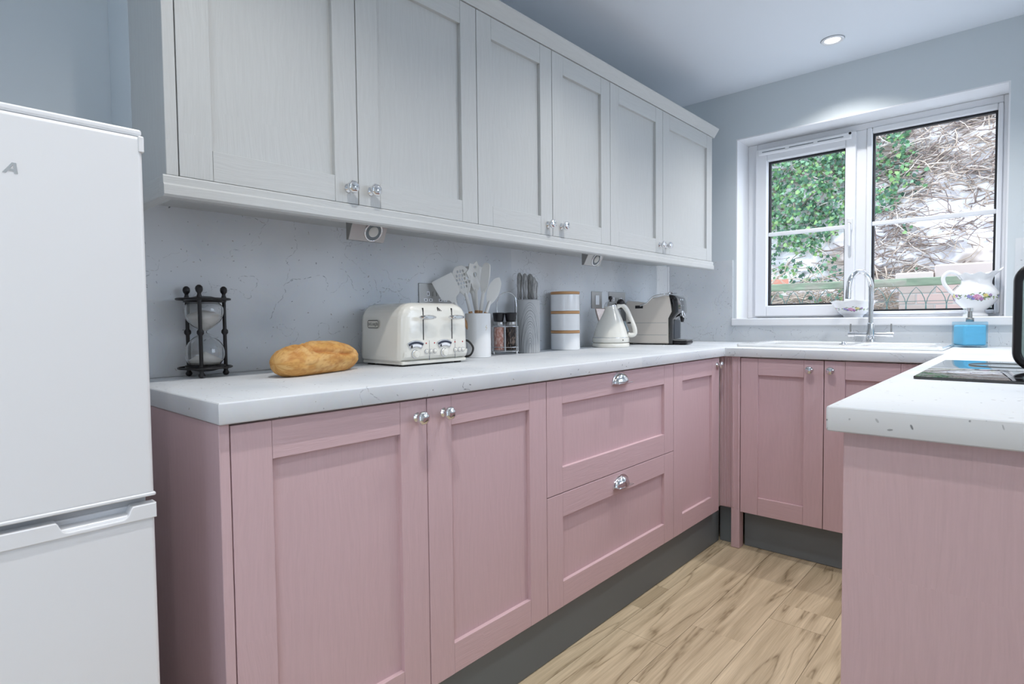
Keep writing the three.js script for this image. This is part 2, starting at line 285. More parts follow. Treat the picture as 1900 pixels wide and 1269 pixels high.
// left run: faces +x
{
  const c = thing('base_cabinet', 'pink two-door base cabinet below the bread and toaster', 'cabinet', [0.012, 0, 1.915]);
  box('body', 0.0, XB - 0.012 - 0.021, YD, YB - 0.001, 0.001, 2.806 - 1.915, M.carcass, c, { r: 0 });
  const w = (2.8069 - 1.915) / 2, px = XB - 0.012;
  front('door', c, [px, YD, 2.8069 - 1.915], Q, w, HD, M.pink, { knob: [w - 0.028, 0.8255 - YD] });
  front('door', c, [px, YD, w], Q, w, HD, M.pink, { knob: [0.053, 0.8265 - YD] });
}
{
  const z0 = 1.1154, w = 1.915 - z0, c = thing('base_cabinet', 'pink base cabinet with two deep drawers and cup handles', 'cabinet', [0.012, 0, z0]), px = XB - 0.012;
  box('body', 0.0, XB - 0.012 - 0.021, YD, YB - 0.001, 0.001, w - 0.001, M.carcass, c, { r: 0 });
  const YS = 0.5212;
  front('drawer', c, [px, YS, w], Q, w, YB - 0.004 - YS, M.pink, { knob: null, cup: [0.402, 0.828 - YS] });
  front('drawer', c, [px, YD, w], Q, w, YS - YD, M.pink, { cup: [0.406, 0.472 - YD] });
}
{
  const z0 = 0.6708, w = 1.1154 - z0, c = thing('base_cabinet', 'pink single-door base cabinet next to the corner post', 'cabinet', [0.012, 0, 0.012]), px = XB - 0.012;
  box('body', 0.0, XB - 0.012 - 0.021, YD, YB - 0.001, 0.0, 1.1154 - 0.013, M.carcass, c, { r: 0 });
  front('door', c, [px, YD, 1.1154 - 0.012], Q, w, HD, M.pink, { st: 0.078, knob: [w - 0.026, 0.8345 - YD] });
}
tag(box('end_panel', 0.012, XB + 0.001, 0.0, YB - 0.001, 2.8075, 2.826, M.pink, scene, { random: true }), 'pink end panel of the base cabinets beside the fridge', 'panel');
{ // beaded corner post with a foot to the floor
  const c = thing('corner_post', 'pink beaded corner post standing where the two cabinet runs meet', 'post', [0.638, 0, 0.585]);
  box('post', 0, 0.038, 0.001, YB - 0.001, 0, 0.0465, M.pink, c, { random: true });
  box('filler', -0.060, -0.0005, YD + 0.006, YB - 0.001, 0.012, 0.034, M.pink, c, { random: true });
  for (const x of [-0.048, -0.034, -0.020, -0.007]) mesh('bead', new THREE.CapsuleGeometry(0.0042, YB - YD - 0.02, 3, 10), M.pink, c, [x, (YB + YD) / 2 + 0.002, 0.0345]);
  for (const x of [0.008, 0.03]) mesh('bead', new THREE.CapsuleGeometry(0.0028, YB - YD - 0.02, 3, 10), M.pink, c, [x, (YB + YD) / 2 + 0.002, 0.0462]);
}
{ // sink base, faces +z
  const c = thing('sink_cabinet', 'pink two-door cabinet under the sink', 'cabinet', [0.6778, 0, 0.012]), w = 1.0157 - 0.6778;
  box('body', 0.001, 2 * w - 0.001, YD, 0.62, 0, ZF - 0.012 - 0.021, M.carcass, c, { r: 0 });
  box('fascia', 0.001, 2 * w - 0.001, 0.6205, YB - 0.001, ZF - 0.052, ZF - 0.0335, M.carcass, c, { r: 0 });
  front('door', c, [0, YD, ZF - 0.012], 0, w, HD, M.pink, { knob: [0.965 - 0.6778, 0.826 - YD] });
  front('door', c, [w, YD, ZF - 0.012], 0, w, HD, M.pink, { knob: [1.043 - 1.0157, 0.827 - YD] });
  box('filler', 2 * w + 0.0005, 1.428 - 0.6778, YD, YB - 0.001, ZF - 0.034, ZF - 0.013, M.pink, c, { random: true });
}
// right run: faces -x
const XRF = 1.4314;
{
  const wds = [0.5, 0.54, 0.48]; let z = 0.668; const names = ['pink base cabinet at the sink end of the hob run', 'pink base cabinet directly under the hob', 'pink base cabinet at the open end of the hob run'];
  wds.forEach((w, i) => {
    const c = thing('base_cabinet', names[i], 'cabinet', [XRF, 0, z]);
    box('body', 0.0215, RIGHT - XRF - 0.003, YD, YB - 0.001, 0.001, w - 0.001, M.carcass, c, { r: 0 });
    front('door', c, [0, YD, 0], -Q, w, HD, M.pink, { knob: [i % 2 ? w - 0.03 : 0.03, 0.826 - YD] }); z += w;
  });
  box; tag(box('end_panel', XRF, RIGHT - 0.002, 0.0, YB - 0.001, z + 0.001, 2.218, M.pink, scene, { random: true }), 'large pink end panel under the hob worktop', 'panel');
}
// plinths
tag(box('plinth', 0.549, 0.5655, 0.001, YD - 0.002, 0.592, 2.806, M.plinth, scene, { swap: true }), 'dark grey plinth under the drawers and bread-side doors', 'plinth');
tag(box('plinth', 0.6775, 1.462, 0.001, YD - 0.002, 0.557, 0.573, M.plinth, scene, { swap: true }), 'dark grey plinth under the sink cabinet', 'plinth');
tag(box('plinth', 1.4645, 1.481, 0.001, YD - 0.002, 0.575, 2.186, M.plinth, scene, { swap: true }), 'dark grey plinth under the hob run', 'plinth');
tag(box('plinth', 0.567, 0.637, 0.001, YD + 0.002, 0.572, 0.584, M.plinth, scene, { swap: true }), 'short dark grey plinth behind the corner post', 'plinth');

// ---------------------------------------------------------------- worktop (U shape with sink cut-out)
const SX0 = 0.612, SX1 = 1.392, SZ0 = 0.062, SZ1 = 0.512;
{
  const s = new THREE.Shape(), P = (x, z) => s.lineTo(x, -z); s.moveTo(0.011, -0.011); P(0.011, ZEND); P(XW, ZEND); P(XW, ZW); P(XR, ZW); P(XR, ZR - 0.003); s.lineTo(XR + 0.003, -ZR); P(RIGHT - 0.001, ZR); P(RIGHT - 0.001, 0.011); s.closePath();
  const h = new THREE.Path(); h.moveTo(SX0 + 0.03, -SZ0 - 0.06); h.lineTo(SX1 - 0.03, -SZ0 - 0.06); h.lineTo(SX1 - 0.03, -SZ1 + 0.03); h.lineTo(SX0 + 0.03, -SZ1 + 0.03); h.closePath(); s.holes.push(h);
  const g = uvBox(smooth(extrude(s, TW, 0.0045, 3).rotateX(-Q).translate(0, YB, 0), 0.5), false, 0.21, 0.63);
  tag(mesh('worktop', g, M.worktop), 'white veined worktop running in a U around the kitchen', 'worktop');
}

// ---------------------------------------------------------------- wall cabinets
const unit = (z1, z0, zm, label, k1, k2) => {
  const c = thing('wall_cabinet', label, 'cabinet', [0.001, YU0, z0]), px = XU - 0.001, h = YU1 - YU0, o = { st: 0.066, rt: 0.069, rb: 0.065 };
  box('body', 0, px - 0.021, 0.001, h, 0.001, z1 - z0 - 0.001, M.cream, c, { r: 0 });
  front('door', c, [px, 0, z1 - z0], Q, z1 - zm, h, M.cream, { ...o, knob: [z1 - k1, 1.383 - YU0] });
  front('door', c, [px, 0, zm - z0], Q, zm - z0, h, M.cream, { ...o, knob: [zm - k2, 1.385 - YU0] });
};
unit(2.7973, 1.9512, 2.3789, 'off-white two-door wall cabinet above the hourglass and bread', 2.4077, 2.3408);
unit(1.9512, 1.1975, 1.5769, 'off-white two-door wall cabinet above the utensils and knife block', 1.6045, 1.5254);
unit(1.1975, 0.2033, 0.7515, 'off-white two-door wall cabinet above the kettle and coffee machine', 0.783, 0.7201);
tag(box('end_panel', 0.153, XU + 0.002, YU0, YU1, 2.7983, 2.8211, M.cream, scene, { random: true }), 'off-white end panel of the wall cabinets beside the fridge', 'panel');
{ // crown moulding and light pelmet
  const s = new THREE.Shape(); s.moveTo(0.335, YU1 + 0.0005); s.lineTo(0.3655, YU1 + 0.0005); s.lineTo(0.3665, YU1 + 0.005); s.lineTo(0.3895, YU1 + 0.0385); s.lineTo(0.3905, YU1 + 0.0432); s.lineTo(0.335, YU1 + 0.0432); s.closePath();
  tag(mesh('cornice', uvBox(extrude(s, 2.845 - 0.180).translate(0, 0, 0.180), true), M.cream), 'off-white sloped cornice along the top of the wall cabinets', 'cornice');
  const t = new THREE.Shape(); t.moveTo(0.340, YU0 - 0.0005); t.lineTo(0.3655, YU0 - 0.0005); t.lineTo(0.3668, YU0 - 0.003); t.lineTo(0.3668, YU0 - 0.017); t.lineTo(0.3705, YU0 - 0.021); t.lineTo(0.3705, YU0 - 0.039); t.lineTo(0.3665, YU0 - 0.0435); t.lineTo(0.340, YU0 - 0.0435); t.closePath();
  const pel = thing('pelmet', 'off-white light pelmet along the bottom of the wall cabinets', 'pelmet', [0, 0, 0]);
  mesh('front_strip', uvBox(extrude(t, 2.828 - 0.196).translate(0, 0, 0.196), true), M.cream, pel);
  box('return_strip', 0.155, 0.3395, YU0 - 0.0435, YU0 - 0.0005, 2.803, 2.828, M.cream, pel, { swap: true, r: 0.003 });
}
// under-cabinet lights (switched off)
{
  const wedge = (z0, label) => {
    const o = thing('cabinet_light', label, 'light', [0.16, YU0, z0], 0, 'under-cabinet lights');
    const W = 0.118, s = new THREE.Shape(); s.moveTo(0.05, -0.0005); s.lineTo(0.097, -0.0005); s.lineTo(0.062, -0.067); s.lineTo(0.05, -0.067); s.closePath();
    mesh('housing', uvBox(extrude(s, W, 0.0015, 1)), M.steel, o);
    const r = grp('lamp', o, [0.0765, -0.0405, W / 2 - 0.014]); r.rotation.z = 1.087; r.scale.setScalar(0.8);
    mesh('bezel', new THREE.TorusGeometry(0.034, 0.0035, 8, 40).rotateX(Q), M.chrome, r); mesh('lens', cyl(0.031, 0.031, 0.004, 36), M.plinth, r, [0, 0.0005, 0]); mesh('bulb', lathe([[0, -0.006], [0.012, -0.006], [0.019, -0.003], [0.021, 0.001]], 28), std(sRGB(205, 205, 200), 0.4), r);
  };
  wedge(2.205, 'steel wedge-shaped under-cabinet light above the bread'); wedge(1.068, 'steel wedge-shaped under-cabinet light above the canisters and kettle');
}

// ---------------------------------------------------------------- ceiling downlights
DOWNLIGHTS.forEach(([x, z], i) => {
  const o = thing('downlight', i ? (i < 4 ? ['round white recessed ceiling downlight above the aisle beside the drawers', 'round white recessed ceiling downlight above the aisle beside the bread', 'round white recessed ceiling downlight by the patio doors'][i - 1] : i === 4 ? 'added unseen round white recessed ceiling downlight above the hob worktop' : 'added unseen round white recessed ceiling downlight beyond the open end of the hob worktop') : 'round white recessed ceiling downlight near the window wall', 'downlight', [x, CEIL, z], 0, 'ceiling downlights');
  mesh('trim_ring', lathe([[0.031, -0.0015], [0.036, -0.006], [0.044, -0.0055], [0.0485, -0.0005], [0.031, -0.0005]], 48), M.white, o);
  mesh('lens', cyl(0.031, 0.031, 0.002, 36), new THREE.MeshStandardMaterial({ color: 0xffffff, emissive: LAMP, emissiveIntensity: 3 }), o, [0, -0.0015, 0]);
  const l = new THREE.SpotLight(LAMP, LAMP_CD, 0, 1.12, 1, 2); l.name = 'downlight_beam'; l.position.set(0, -0.02, 0); l.target.position.set(0, -1, 0); l.castShadow = true; l.shadow.radius = 0.7; o.add(l); o.add(l.target);
});

// ---------------------------------------------------------------- fridge freezer
{
  const fz = 2.944, W = 0.55, f = thing('fridge_freezer', 'white fridge freezer with recessed grip between its doors', 'fridge', [0.03, 0, fz]), X = 0.63, sb = X - 0.06;
  box('cabinet', 0, sb, 0.03, 1.326, 0.004, W - 0.004, M.fridge, f, { r: 0.006, seg: 2 });
  box('top_cover', 0.0, X - 0.004, 1.3265, 1.337, -0.001, W + 0.001, M.fridge, f, { r: 0.004, seg: 2 });
  const up = grp('fridge_door', f); box('door_panel', sb + 0.006, X, 0.7885, 1.326, 0, W, M.fridge, up, { r: 0.007, seg: 3 });
  const cap = new THREE.Shape(); cap.moveTo(0, 0); cap.lineTo(W + 0.002, 0);
  box('bottom_edge', sb + 0.006, X + 0.0015, 0.7875, 0.793, -0.0015, W + 0.0015, M.fridge, up, { r: 0.002 });
  box('end_cap', sb + 0.03, X + 0.0015, 1.302, 1.3262, -0.002, 0.006, M.fridge, up, { r: 0.002 });
  const lo = grp('freezer_door', f); box('door_panel', sb + 0.006, X - 0.002, 0.06, 0.766, 0, W, M.fridge, lo, { r: 0.006, seg: 3 });
  const s = new THREE.Shape(), y0 = 0.754, y1 = 0.7765, a = 0.032, b = 0.118, n = 0.0165; s.moveTo(-0.0015, y0); s.lineTo(-0.0015, y1); s.lineTo(a - 0.004, y1); s.bezierCurveTo(a + 0.002, y1, a, y1 - n, a + 0.012, y1 - n); s.lineTo(b - 0.012, y1 - n); s.bezierCurveTo(b, y1 - n, b - 0.002, y1, b + 0.004, y1); s.lineTo(W + 0.0015, y1); s.lineTo(W + 0.0015, y0); s.closePath();
  mesh('grip_strip', uvBox(extrude(s, 0.022, 0.0015, 2).rotateY(-Q).translate(X + 0.0015, 0, 0)), M.fridge, lo);
  box('grip_recess', sb + 0.006, X - 0.0215, 0.7555, 0.7735, 0.004, W - 0.004, M.fridge, lo, { r: 0.002 });
  box('gap_seal', sb + 0.001, X - 0.025, 0.7735, 0.788, 0.006, W - 0.006, std(sRGB(190, 192, 195), 0.6), f, { r: 0 });
  for (const [x, z] of [[0.06, 0.05], [0.06, W - 0.05], [sb - 0.05, 0.05], [sb - 0.05, W - 0.05]]) mesh('foot', cyl(0.02, 0.024, 0.03, 16), M.dark, f, [x, 0.015, z]);
  // end of the raised lettering on the door
  const t = canvasTex(256, 128, (c, w, h) => { c.fillStyle = '#000'; c.fillRect(0, 0, w, h); c.fillStyle = '#fff'; c.font = 'italic bold 112px sans-serif'; c.setTransform(1.3, 0, 0, 1, 0, 0); c.fillText('A', 92, 102); }, false);
  const lm = new THREE.MeshStandardMaterial({ color: sRGB(225, 227, 230), roughness: 0.15, metalness: 1, alphaMap: t, transparent: true });
  mesh('lettering', new THREE.PlaneGeometry(0.042, 0.022).rotateY(Q), lm, up, [X + 0.0006, 1.252, 0.1585]).userData.label = 'silvery white raised letters';
}

// ---------------------------------------------------------------- things on the left worktop
const V = (x, y, z) => new THREE.Vector3(x, y, z);
const facing = (x, z) => Math.atan2(1.6485 - x, 3.2217 - z);   // turn of a thing's own +z to the side the photograph shows
const TURN = Math.atan2(0.671, 0.7414);   // turns a thing's own +z to the way the photograph looks at it
{ // hourglass
  const o = thing('hourglass', 'black metal framed hourglass with white sand', 'hourglass', [0.074, YT, 2.655], facing(0.074, 2.655) + 0.1), H = 0.232, r = 0.05;
  const angs = [-14, 106, 226].map((d) => d * Math.PI / 180);
  for (const y of [0.024, H - 0.034]) mesh('ring', merge([new THREE.TorusGeometry(0.061, 0.0026, 8, 64).rotateX(Q).translate(0, y, 0)]), M.black, o);
  mesh('cap', lathe([[0, 0.014], [0.02, 0.0145], [0.034, 0.019], [0.046, 0.026], [0.046, 0.03], [0, 0.03]], 40), M.black, o);
  mesh('cap', lathe([[0, H - 0.026], [0.018, H - 0.0265], [0.032, H - 0.031], [0.046, H - 0.038], [0.046, H - 0.042], [0, H - 0.042]], 40), M.black, o);
  for (const a of angs) {
    const x = r * Math.cos(a), z = r * Math.sin(a), p = lathe([[0, 0.0], [0.005, 0.0015], [0.0078, 0.0055], [0.0078, 0.009], [0.0045, 0.0145], [0.0062, 0.0165], [0.0062, 0.022], [0.0045, 0.026], [0.0045, 0.106], [0.0082, 0.111], [0.0082, 0.117], [0.0045, 0.122], [0.0045, 0.19], [0.0062, 0.194], [0.0062, 0.203], [0.0045, 0.209], [0.0045, 0.212], [0.0075, 0.216], [0.0088, 0.2215], [0.0078, 0.2275], [0.004, 0.2315], [0, 0.2325]], 18);
    mesh('post', p, M.black, o, [x, 0, z]);
  }
  const prof = [[0.036, 0.032], [0.044, 0.046], [0.0455, 0.064], [0.040, 0.083], [0.027, 0.099], [0.012, 0.109], [0.0055, 0.1145], [0.012, 0.120], [0.027, 0.130], [0.040, 0.146], [0.0455, 0.163], [0.044, 0.178], [0.036, 0.189]];
  const c = new THREE.CatmullRomCurve3(prof.map(([x, y]) => V(x, y, 0))).getPoints(70).map((p) => [p.x, p.y]), T = 0.002, inner = c.map(([x, y]) => [Math.max(0.0012, x - T), y]).reverse();
  mesh('glass_bulb', lathe([...c, ...inner, c[0]], 56), phys(0xffffff, 0.0, { transmission: 1, thickness: 0.002, ior: 1.5 }), o);
  mesh('sand', lathe([[0, 0.064], [0.02, 0.054], [0.0405, 0.0425], [0.0335, 0.0335], [0, 0.0335]], 40), M.sand, o);
  mesh('sand', lathe([[0.0, 0.1175], [0.007, 0.1195], [0.0235, 0.1305], [0.0365, 0.147], [0.041, 0.158], [0.02, 0.166], [0, 0.170]], 40), M.sand, o);
}
{ // bread
  const L = 0.305, g = new THREE.SphereGeometry(1, 120, 80).rotateX(Q), p = g.attributes.position, col = new Float32Array(p.count * 3);
  for (let i = 0; i < p.count; i++) {
    let x = p.getX(i), y = p.getY(i), z = p.getZ(i); const zz = Math.sign(z) * Math.pow(Math.abs(z), 1.0), cross = Math.pow(Math.max(0, 1 - Math.pow(Math.abs(zz), 3.2)), 0.42), rad = Math.hypot(x, y) || 1e-6;
    x = x / rad * cross; y = y / rad * cross; const a = Math.atan2(y, x);
    let bx = x * 0.052, by = y * 0.046 + 0.004 * (1 - zz * zz), bz = zz * L / 2;
    const n = fbm(zz * 6 + 20, a * 3 + 9, 4) - 0.5, slash = Math.exp(-Math.pow((y * 0.7 + x * 0.25 - 0.52 - 0.12 * Math.sin(zz * 2.4)) / 0.07, 2)) * sstep(-0.85, -0.6, zz) * (1 - sstep(0.3, 0.55, zz));
    const wr = sstep(0.15, 0.35, zz) * (1 - sstep(0.7, 0.9, zz)) * Math.max(0, y) * Math.pow(Math.abs(Math.sin(zz * 22 + x * 2)), 3) ;
    const k = 1 + 0.16 * n - 0.16 * slash - 0.13 * wr; bx *= k; by *= k; by = Math.max(by, -0.034 + 0.004 * n); if (zz > 0.7) by -= 0;
    p.setXYZ(i, bx, by + 0.036, bz + (y > 0 ? 0 : 0));
    const m = clamp(fbm(zz * 9 + 3, a * 5 + 1, 5) * 1.25 - 0.15), spots = sstep(0.56, 0.7, fbm(zz * 26, a * 12 + 4, 3)), c1 = sRGB(214, 164, 92), c2 = sRGB(176, 108, 44), c3 = sRGB(228, 190, 128); const c = c1.clone().lerp(c2, clamp(0.85 * m * m + 0.55 * wr + 0.5 * slash)).lerp(c3, 0.55 * sstep(0.45, 0.65, fbm(zz * 4 + 60, a * 2.4, 3))).lerp(c2, spots * 0.45);
    col[i * 3] = c.r; col[i * 3 + 1] = c.g; col[i * 3 + 2] = c.b;
  }
  g.setAttribute('color', new THREE.BufferAttribute(col, 3)); g.computeVertexNormals();
  const o = tag(mesh('bread_loaf', g, std(0xffffff, 0.6, { vertexColors: true })), 'golden crusty loaf of bread lying on the worktop', 'bread'); o.position.set(0.225, YT - 0.001, 2.428); o.rotation.y = 0.36;
}
{ // four-slice toaster: control face looks +x
  const W = 0.28, D = 0.225, H = 0.176, o = thing('toaster', 'cream four-slice toaster with chrome levers and dials', 'toaster', [0.045, YT, 1.906]);
  const s = new THREE.Shape(), r = 0.055; s.moveTo(0.012, 0.014); s.lineTo(W - 0.012, 0.014); s.quadraticCurveTo(W, 0.014, W, 0.03); s.lineTo(W - 0.004, H + 0.014 - r); s.quadraticCurveTo(W - 0.006, H + 0.014, W - r - 0.006, H + 0.016); s.lineTo(r + 0.006, H + 0.016); s.quadraticCurveTo(0.006, H + 0.014, 0.004, H + 0.014 - r); s.lineTo(0, 0.03); s.quadraticCurveTo(0, 0.014, 0.012, 0.014);
  mesh('body', smooth(extrude(s, D, 0.03, 8, 16), 0.7).rotateY(-Q).translate(D, 0, 0), M.creamGloss, o);
  box('base', 0.012, D - 0.008, 0.005, 0.016, 0.01, W - 0.01, M.creamGloss, o, { r: 0.004, seg: 2 });
  for (const [x, z] of [[0.03, 0.03], [0.03, W - 0.03], [D - 0.03, 0.03], [D - 0.03, W - 0.03]]) mesh('foot', cyl(0.012, 0.012, 0.006, 16), M.dark, o, [x, 0.003, z]);
  for (const z of [0.066, 0.1, 0.152, 0.186]) box('slot', 0.04, D - 0.05, H + 0.008, H + 0.0161, z, z + 0.026, M.dark, o, { r: 0.002 });
  const face = D + 0.0005, lever = [0.079, 0.195], gauge = [0.114, 0.228];
  lever.forEach((z, i) => {
    box('lever_track', face - 0.004, face, 0.078, 0.176, z - 0.0022, z + 0.0022, M.dark, o, { r: 0.001 });
    const l = grp('lever', o, [face, 0.147, z]); mesh('stem', cyl(0.003, 0.003, 0.018, 10).rotateZ(Q), M.chrome, l, [0.009, 0, 0]);
    mesh('paddle', smooth(new THREE.SphereGeometry(1, 24, 14).scale(0.013, 0.0075, 0.033), 2), M.chrome, l, [0.022, 0, 0]);
    const zc = gauge[i], g1 = new THREE.Shape(); g1.absarc(0, -0.05, 0.062, Math.PI * 0.33, Math.PI * 0.67, false); g1.absarc(0, -0.05, 0.041, Math.PI * 0.67, Math.PI * 0.33, true); g1.closePath();
    const gg = grp('browning_gauge', o, [face - 0.001, 0.066, zc - 0.002], Q); mesh('bezel', extrude(g1, 0.004, 0.001, 1, 20), M.chrome, gg);
    const g2 = new THREE.Shape(); g2.absarc(0, -0.05, 0.0585, Math.PI * 0.34, Math.PI * 0.66, false); g2.absarc(0, -0.05, 0.052, Math.PI * 0.66, Math.PI * 0.34, true); g2.closePath(); mesh('scale', extrude(g2, 0.001), std(sRGB(48, 54, 70), 0.4), gg, [0, 0, 0.004]);
    const g3 = new THREE.Shape(); g3.absarc(0, -0.05, 0.0505, Math.PI * 0.36, Math.PI * 0.62, false); g3.absarc(0, -0.05, 0.044, Math.PI * 0.62, Math.PI * 0.36, true); g3.closePath(); mesh('window', extrude(g3, 0.001), M.white, gg, [0, 0, 0.004]);
    mesh('pointer', uvBox(new THREE.BoxGeometry(0.004, 0.008, 0.001)), M.dark, gg, [-0.016, -0.006, 0.0045]);
    const dial = grp('dial', o, [face, 0.037, zc + 0.001]); dial.rotation.z = -Q; dial.scale.setScalar(0.82); mesh('skirt', lathe([[0, 0], [0.0165, 0], [0.016, 0.004], [0.013, 0.005], [0, 0.005]], 36), M.chrome, dial); mesh('cap', lathe([[0.0135, 0.004], [0.0128, 0.014], [0.011, 0.0155], [0, 0.016]], 36), M.creamGloss, dial);
    for (let k = 0; k < 3; k++) {
      const b = grp('button', o, [face, 0.043, zc - 0.047 - k * 0.0165 + (i ? 0.004 : 0)]); b.rotation.z = -Q; mesh('rim', lathe([[0, 0], [0.0072, 0], [0.007, 0.003], [0.0056, 0.0034]], 24), M.chrome, b); mesh('cap', lathe([[0.0056, 0.0025], [0.005, 0.006], [0, 0.0065]], 24), M.creamGloss, b);
      if (k !== 1) mesh('indicator', new THREE.SphereGeometry(0.0022, 10, 8), M.red, o, [face, 0.068, zc - 0.047 - k * 0.0165 + (i ? 0.004 : 0)]);
    }
  });
  for (const z of [0.158, 0.052]) box('seam', face - 0.002, face + 0.0002, 0.016, 0.076, z + 0.014, z + 0.0148, M.plinth, o, { r: 0 });
  // fin-shaped mark on the top edge and badge on the side
  const fin = grp('fin_mark', o, [face - 0.002, 0.166, 0.135]); for (let k = 0; k < 4; k++) box('bar', -0.001, 0.0016, 0, 0.013 - k * 0.0034, -0.0045 * k, -0.0045 * k + 0.002, M.dark, fin, { r: 0 });
  const badge = canvasTex(512, 200, (c, w, h) => { c.fillStyle = '#d8d6cc'; c.fillRect(0, 0, w, h); c.strokeStyle = '#2a2a28'; c.lineWidth = 16; c.beginPath(); c.roundRect(12, 12, w - 24, h - 24, 60); c.stroke(); c.fillStyle = '#22211f'; c.font = 'bold 98px serif'; c.textAlign = 'center'; c.fillText("DēLonghi", w / 2, 134); });
  const bs = rrect(0.046, 0.02, 0.007), bg = extrude(bs, 0.0016), bp = bg.attributes.position, bu = bg.attributes.uv; for (let i = 0; i < bp.count; i++) bu.setXY(i, bp.getX(i) / 0.046 + 0.5, bp.getY(i) / 0.02 + 0.5);
  bg.scale(1.3, 1.3, 1); mesh('badge', bg, std(0xffffff, 0.4, { map: badge }), o, [0.086, 0.128, W - 0.0015]).userData.label = 'small outlined brand badge';
  mesh('power_cable', tube([[D - 0.05, 0.016, 0.004], [D - 0.012, 0.02, -0.010], [D + 0.002, 0.045, -0.012], [D - 0.03, 0.07, -0.012], [D - 0.09, 0.05, -0.013]], 0.0035, 40, 8), M.dark, o);
}
// utensil pot and utensils
const potC = V(0.128, YT, 1.728);
{
  const o = thing('utensil_pot', 'white ceramic pot holding kitchen utensils', 'pot', potC.toArray(), TURN);
  mesh('pot_body', lathe([[0, 0], [0.044, 0], [0.047, 0.002], [0.047, 0.034], [0.0465, 0.0345], [0.047, 0.035], [0.0475, 0.16], [0.0462, 0.1615], [0.0435, 0.16], [0.0425, 0.006], [0, 0.006]], 56), M.ceramic, o);
  const logo = canvasTex(128, 256, (c, w, h) => { c.clearRect(0, 0, w, h); c.fillStyle = '#000'; c.fillRect(0, 0, w, h); c.strokeStyle = '#fff'; c.lineWidth = 9; c.beginPath(); c.moveTo(90, 40); c.lineTo(36, 110); c.lineTo(96, 118); c.lineTo(44, 210); c.stroke(); }, false);
  mesh('gold_motif', new THREE.CylinderGeometry(0.0478, 0.0478, 0.03, 12, 1, true, 0.55, 0.34).translate(0, 0.108, 0), std(sRGB(205, 182, 120), 0.4, { alphaMap: logo, transparent: true }), o).userData.label = 'faint gold printed motif';
}
function utensil(name, label, head, base, tip, yawOff = 0) {
  const d = tip.clone().sub(base), len = d.length(), y = d.clone().normalize(), view = V(0.671, 0, 0.7414).applyAxisAngle(V(0, 1, 0), yawOff), x = y.clone().cross(view).normalize(), z = x.clone().cross(y);
  const o = thing(name, label, 'utensil', base.toArray(), 0, 'utensils in the white pot'); o.quaternion.setFromRotationMatrix(new THREE.Matrix4().makeBasis(x, y, z));
  const hl = head.len; mesh('wooden_grip', smooth(cyl(0.0075, 0.006, 0.165, 14), 1), M.bamboo, o, [0, 0.0825, 0]);
  mesh('neck', cyl(0.0058, 0.0068, Math.max(0.02, len - hl - 0.155), 14), M.silicone, o, [0, 0.16 + (len - hl - 0.155) / 2, 0]);
  mesh('head', head.geo, M.silicone, o, [0, len - hl, 0]);
}
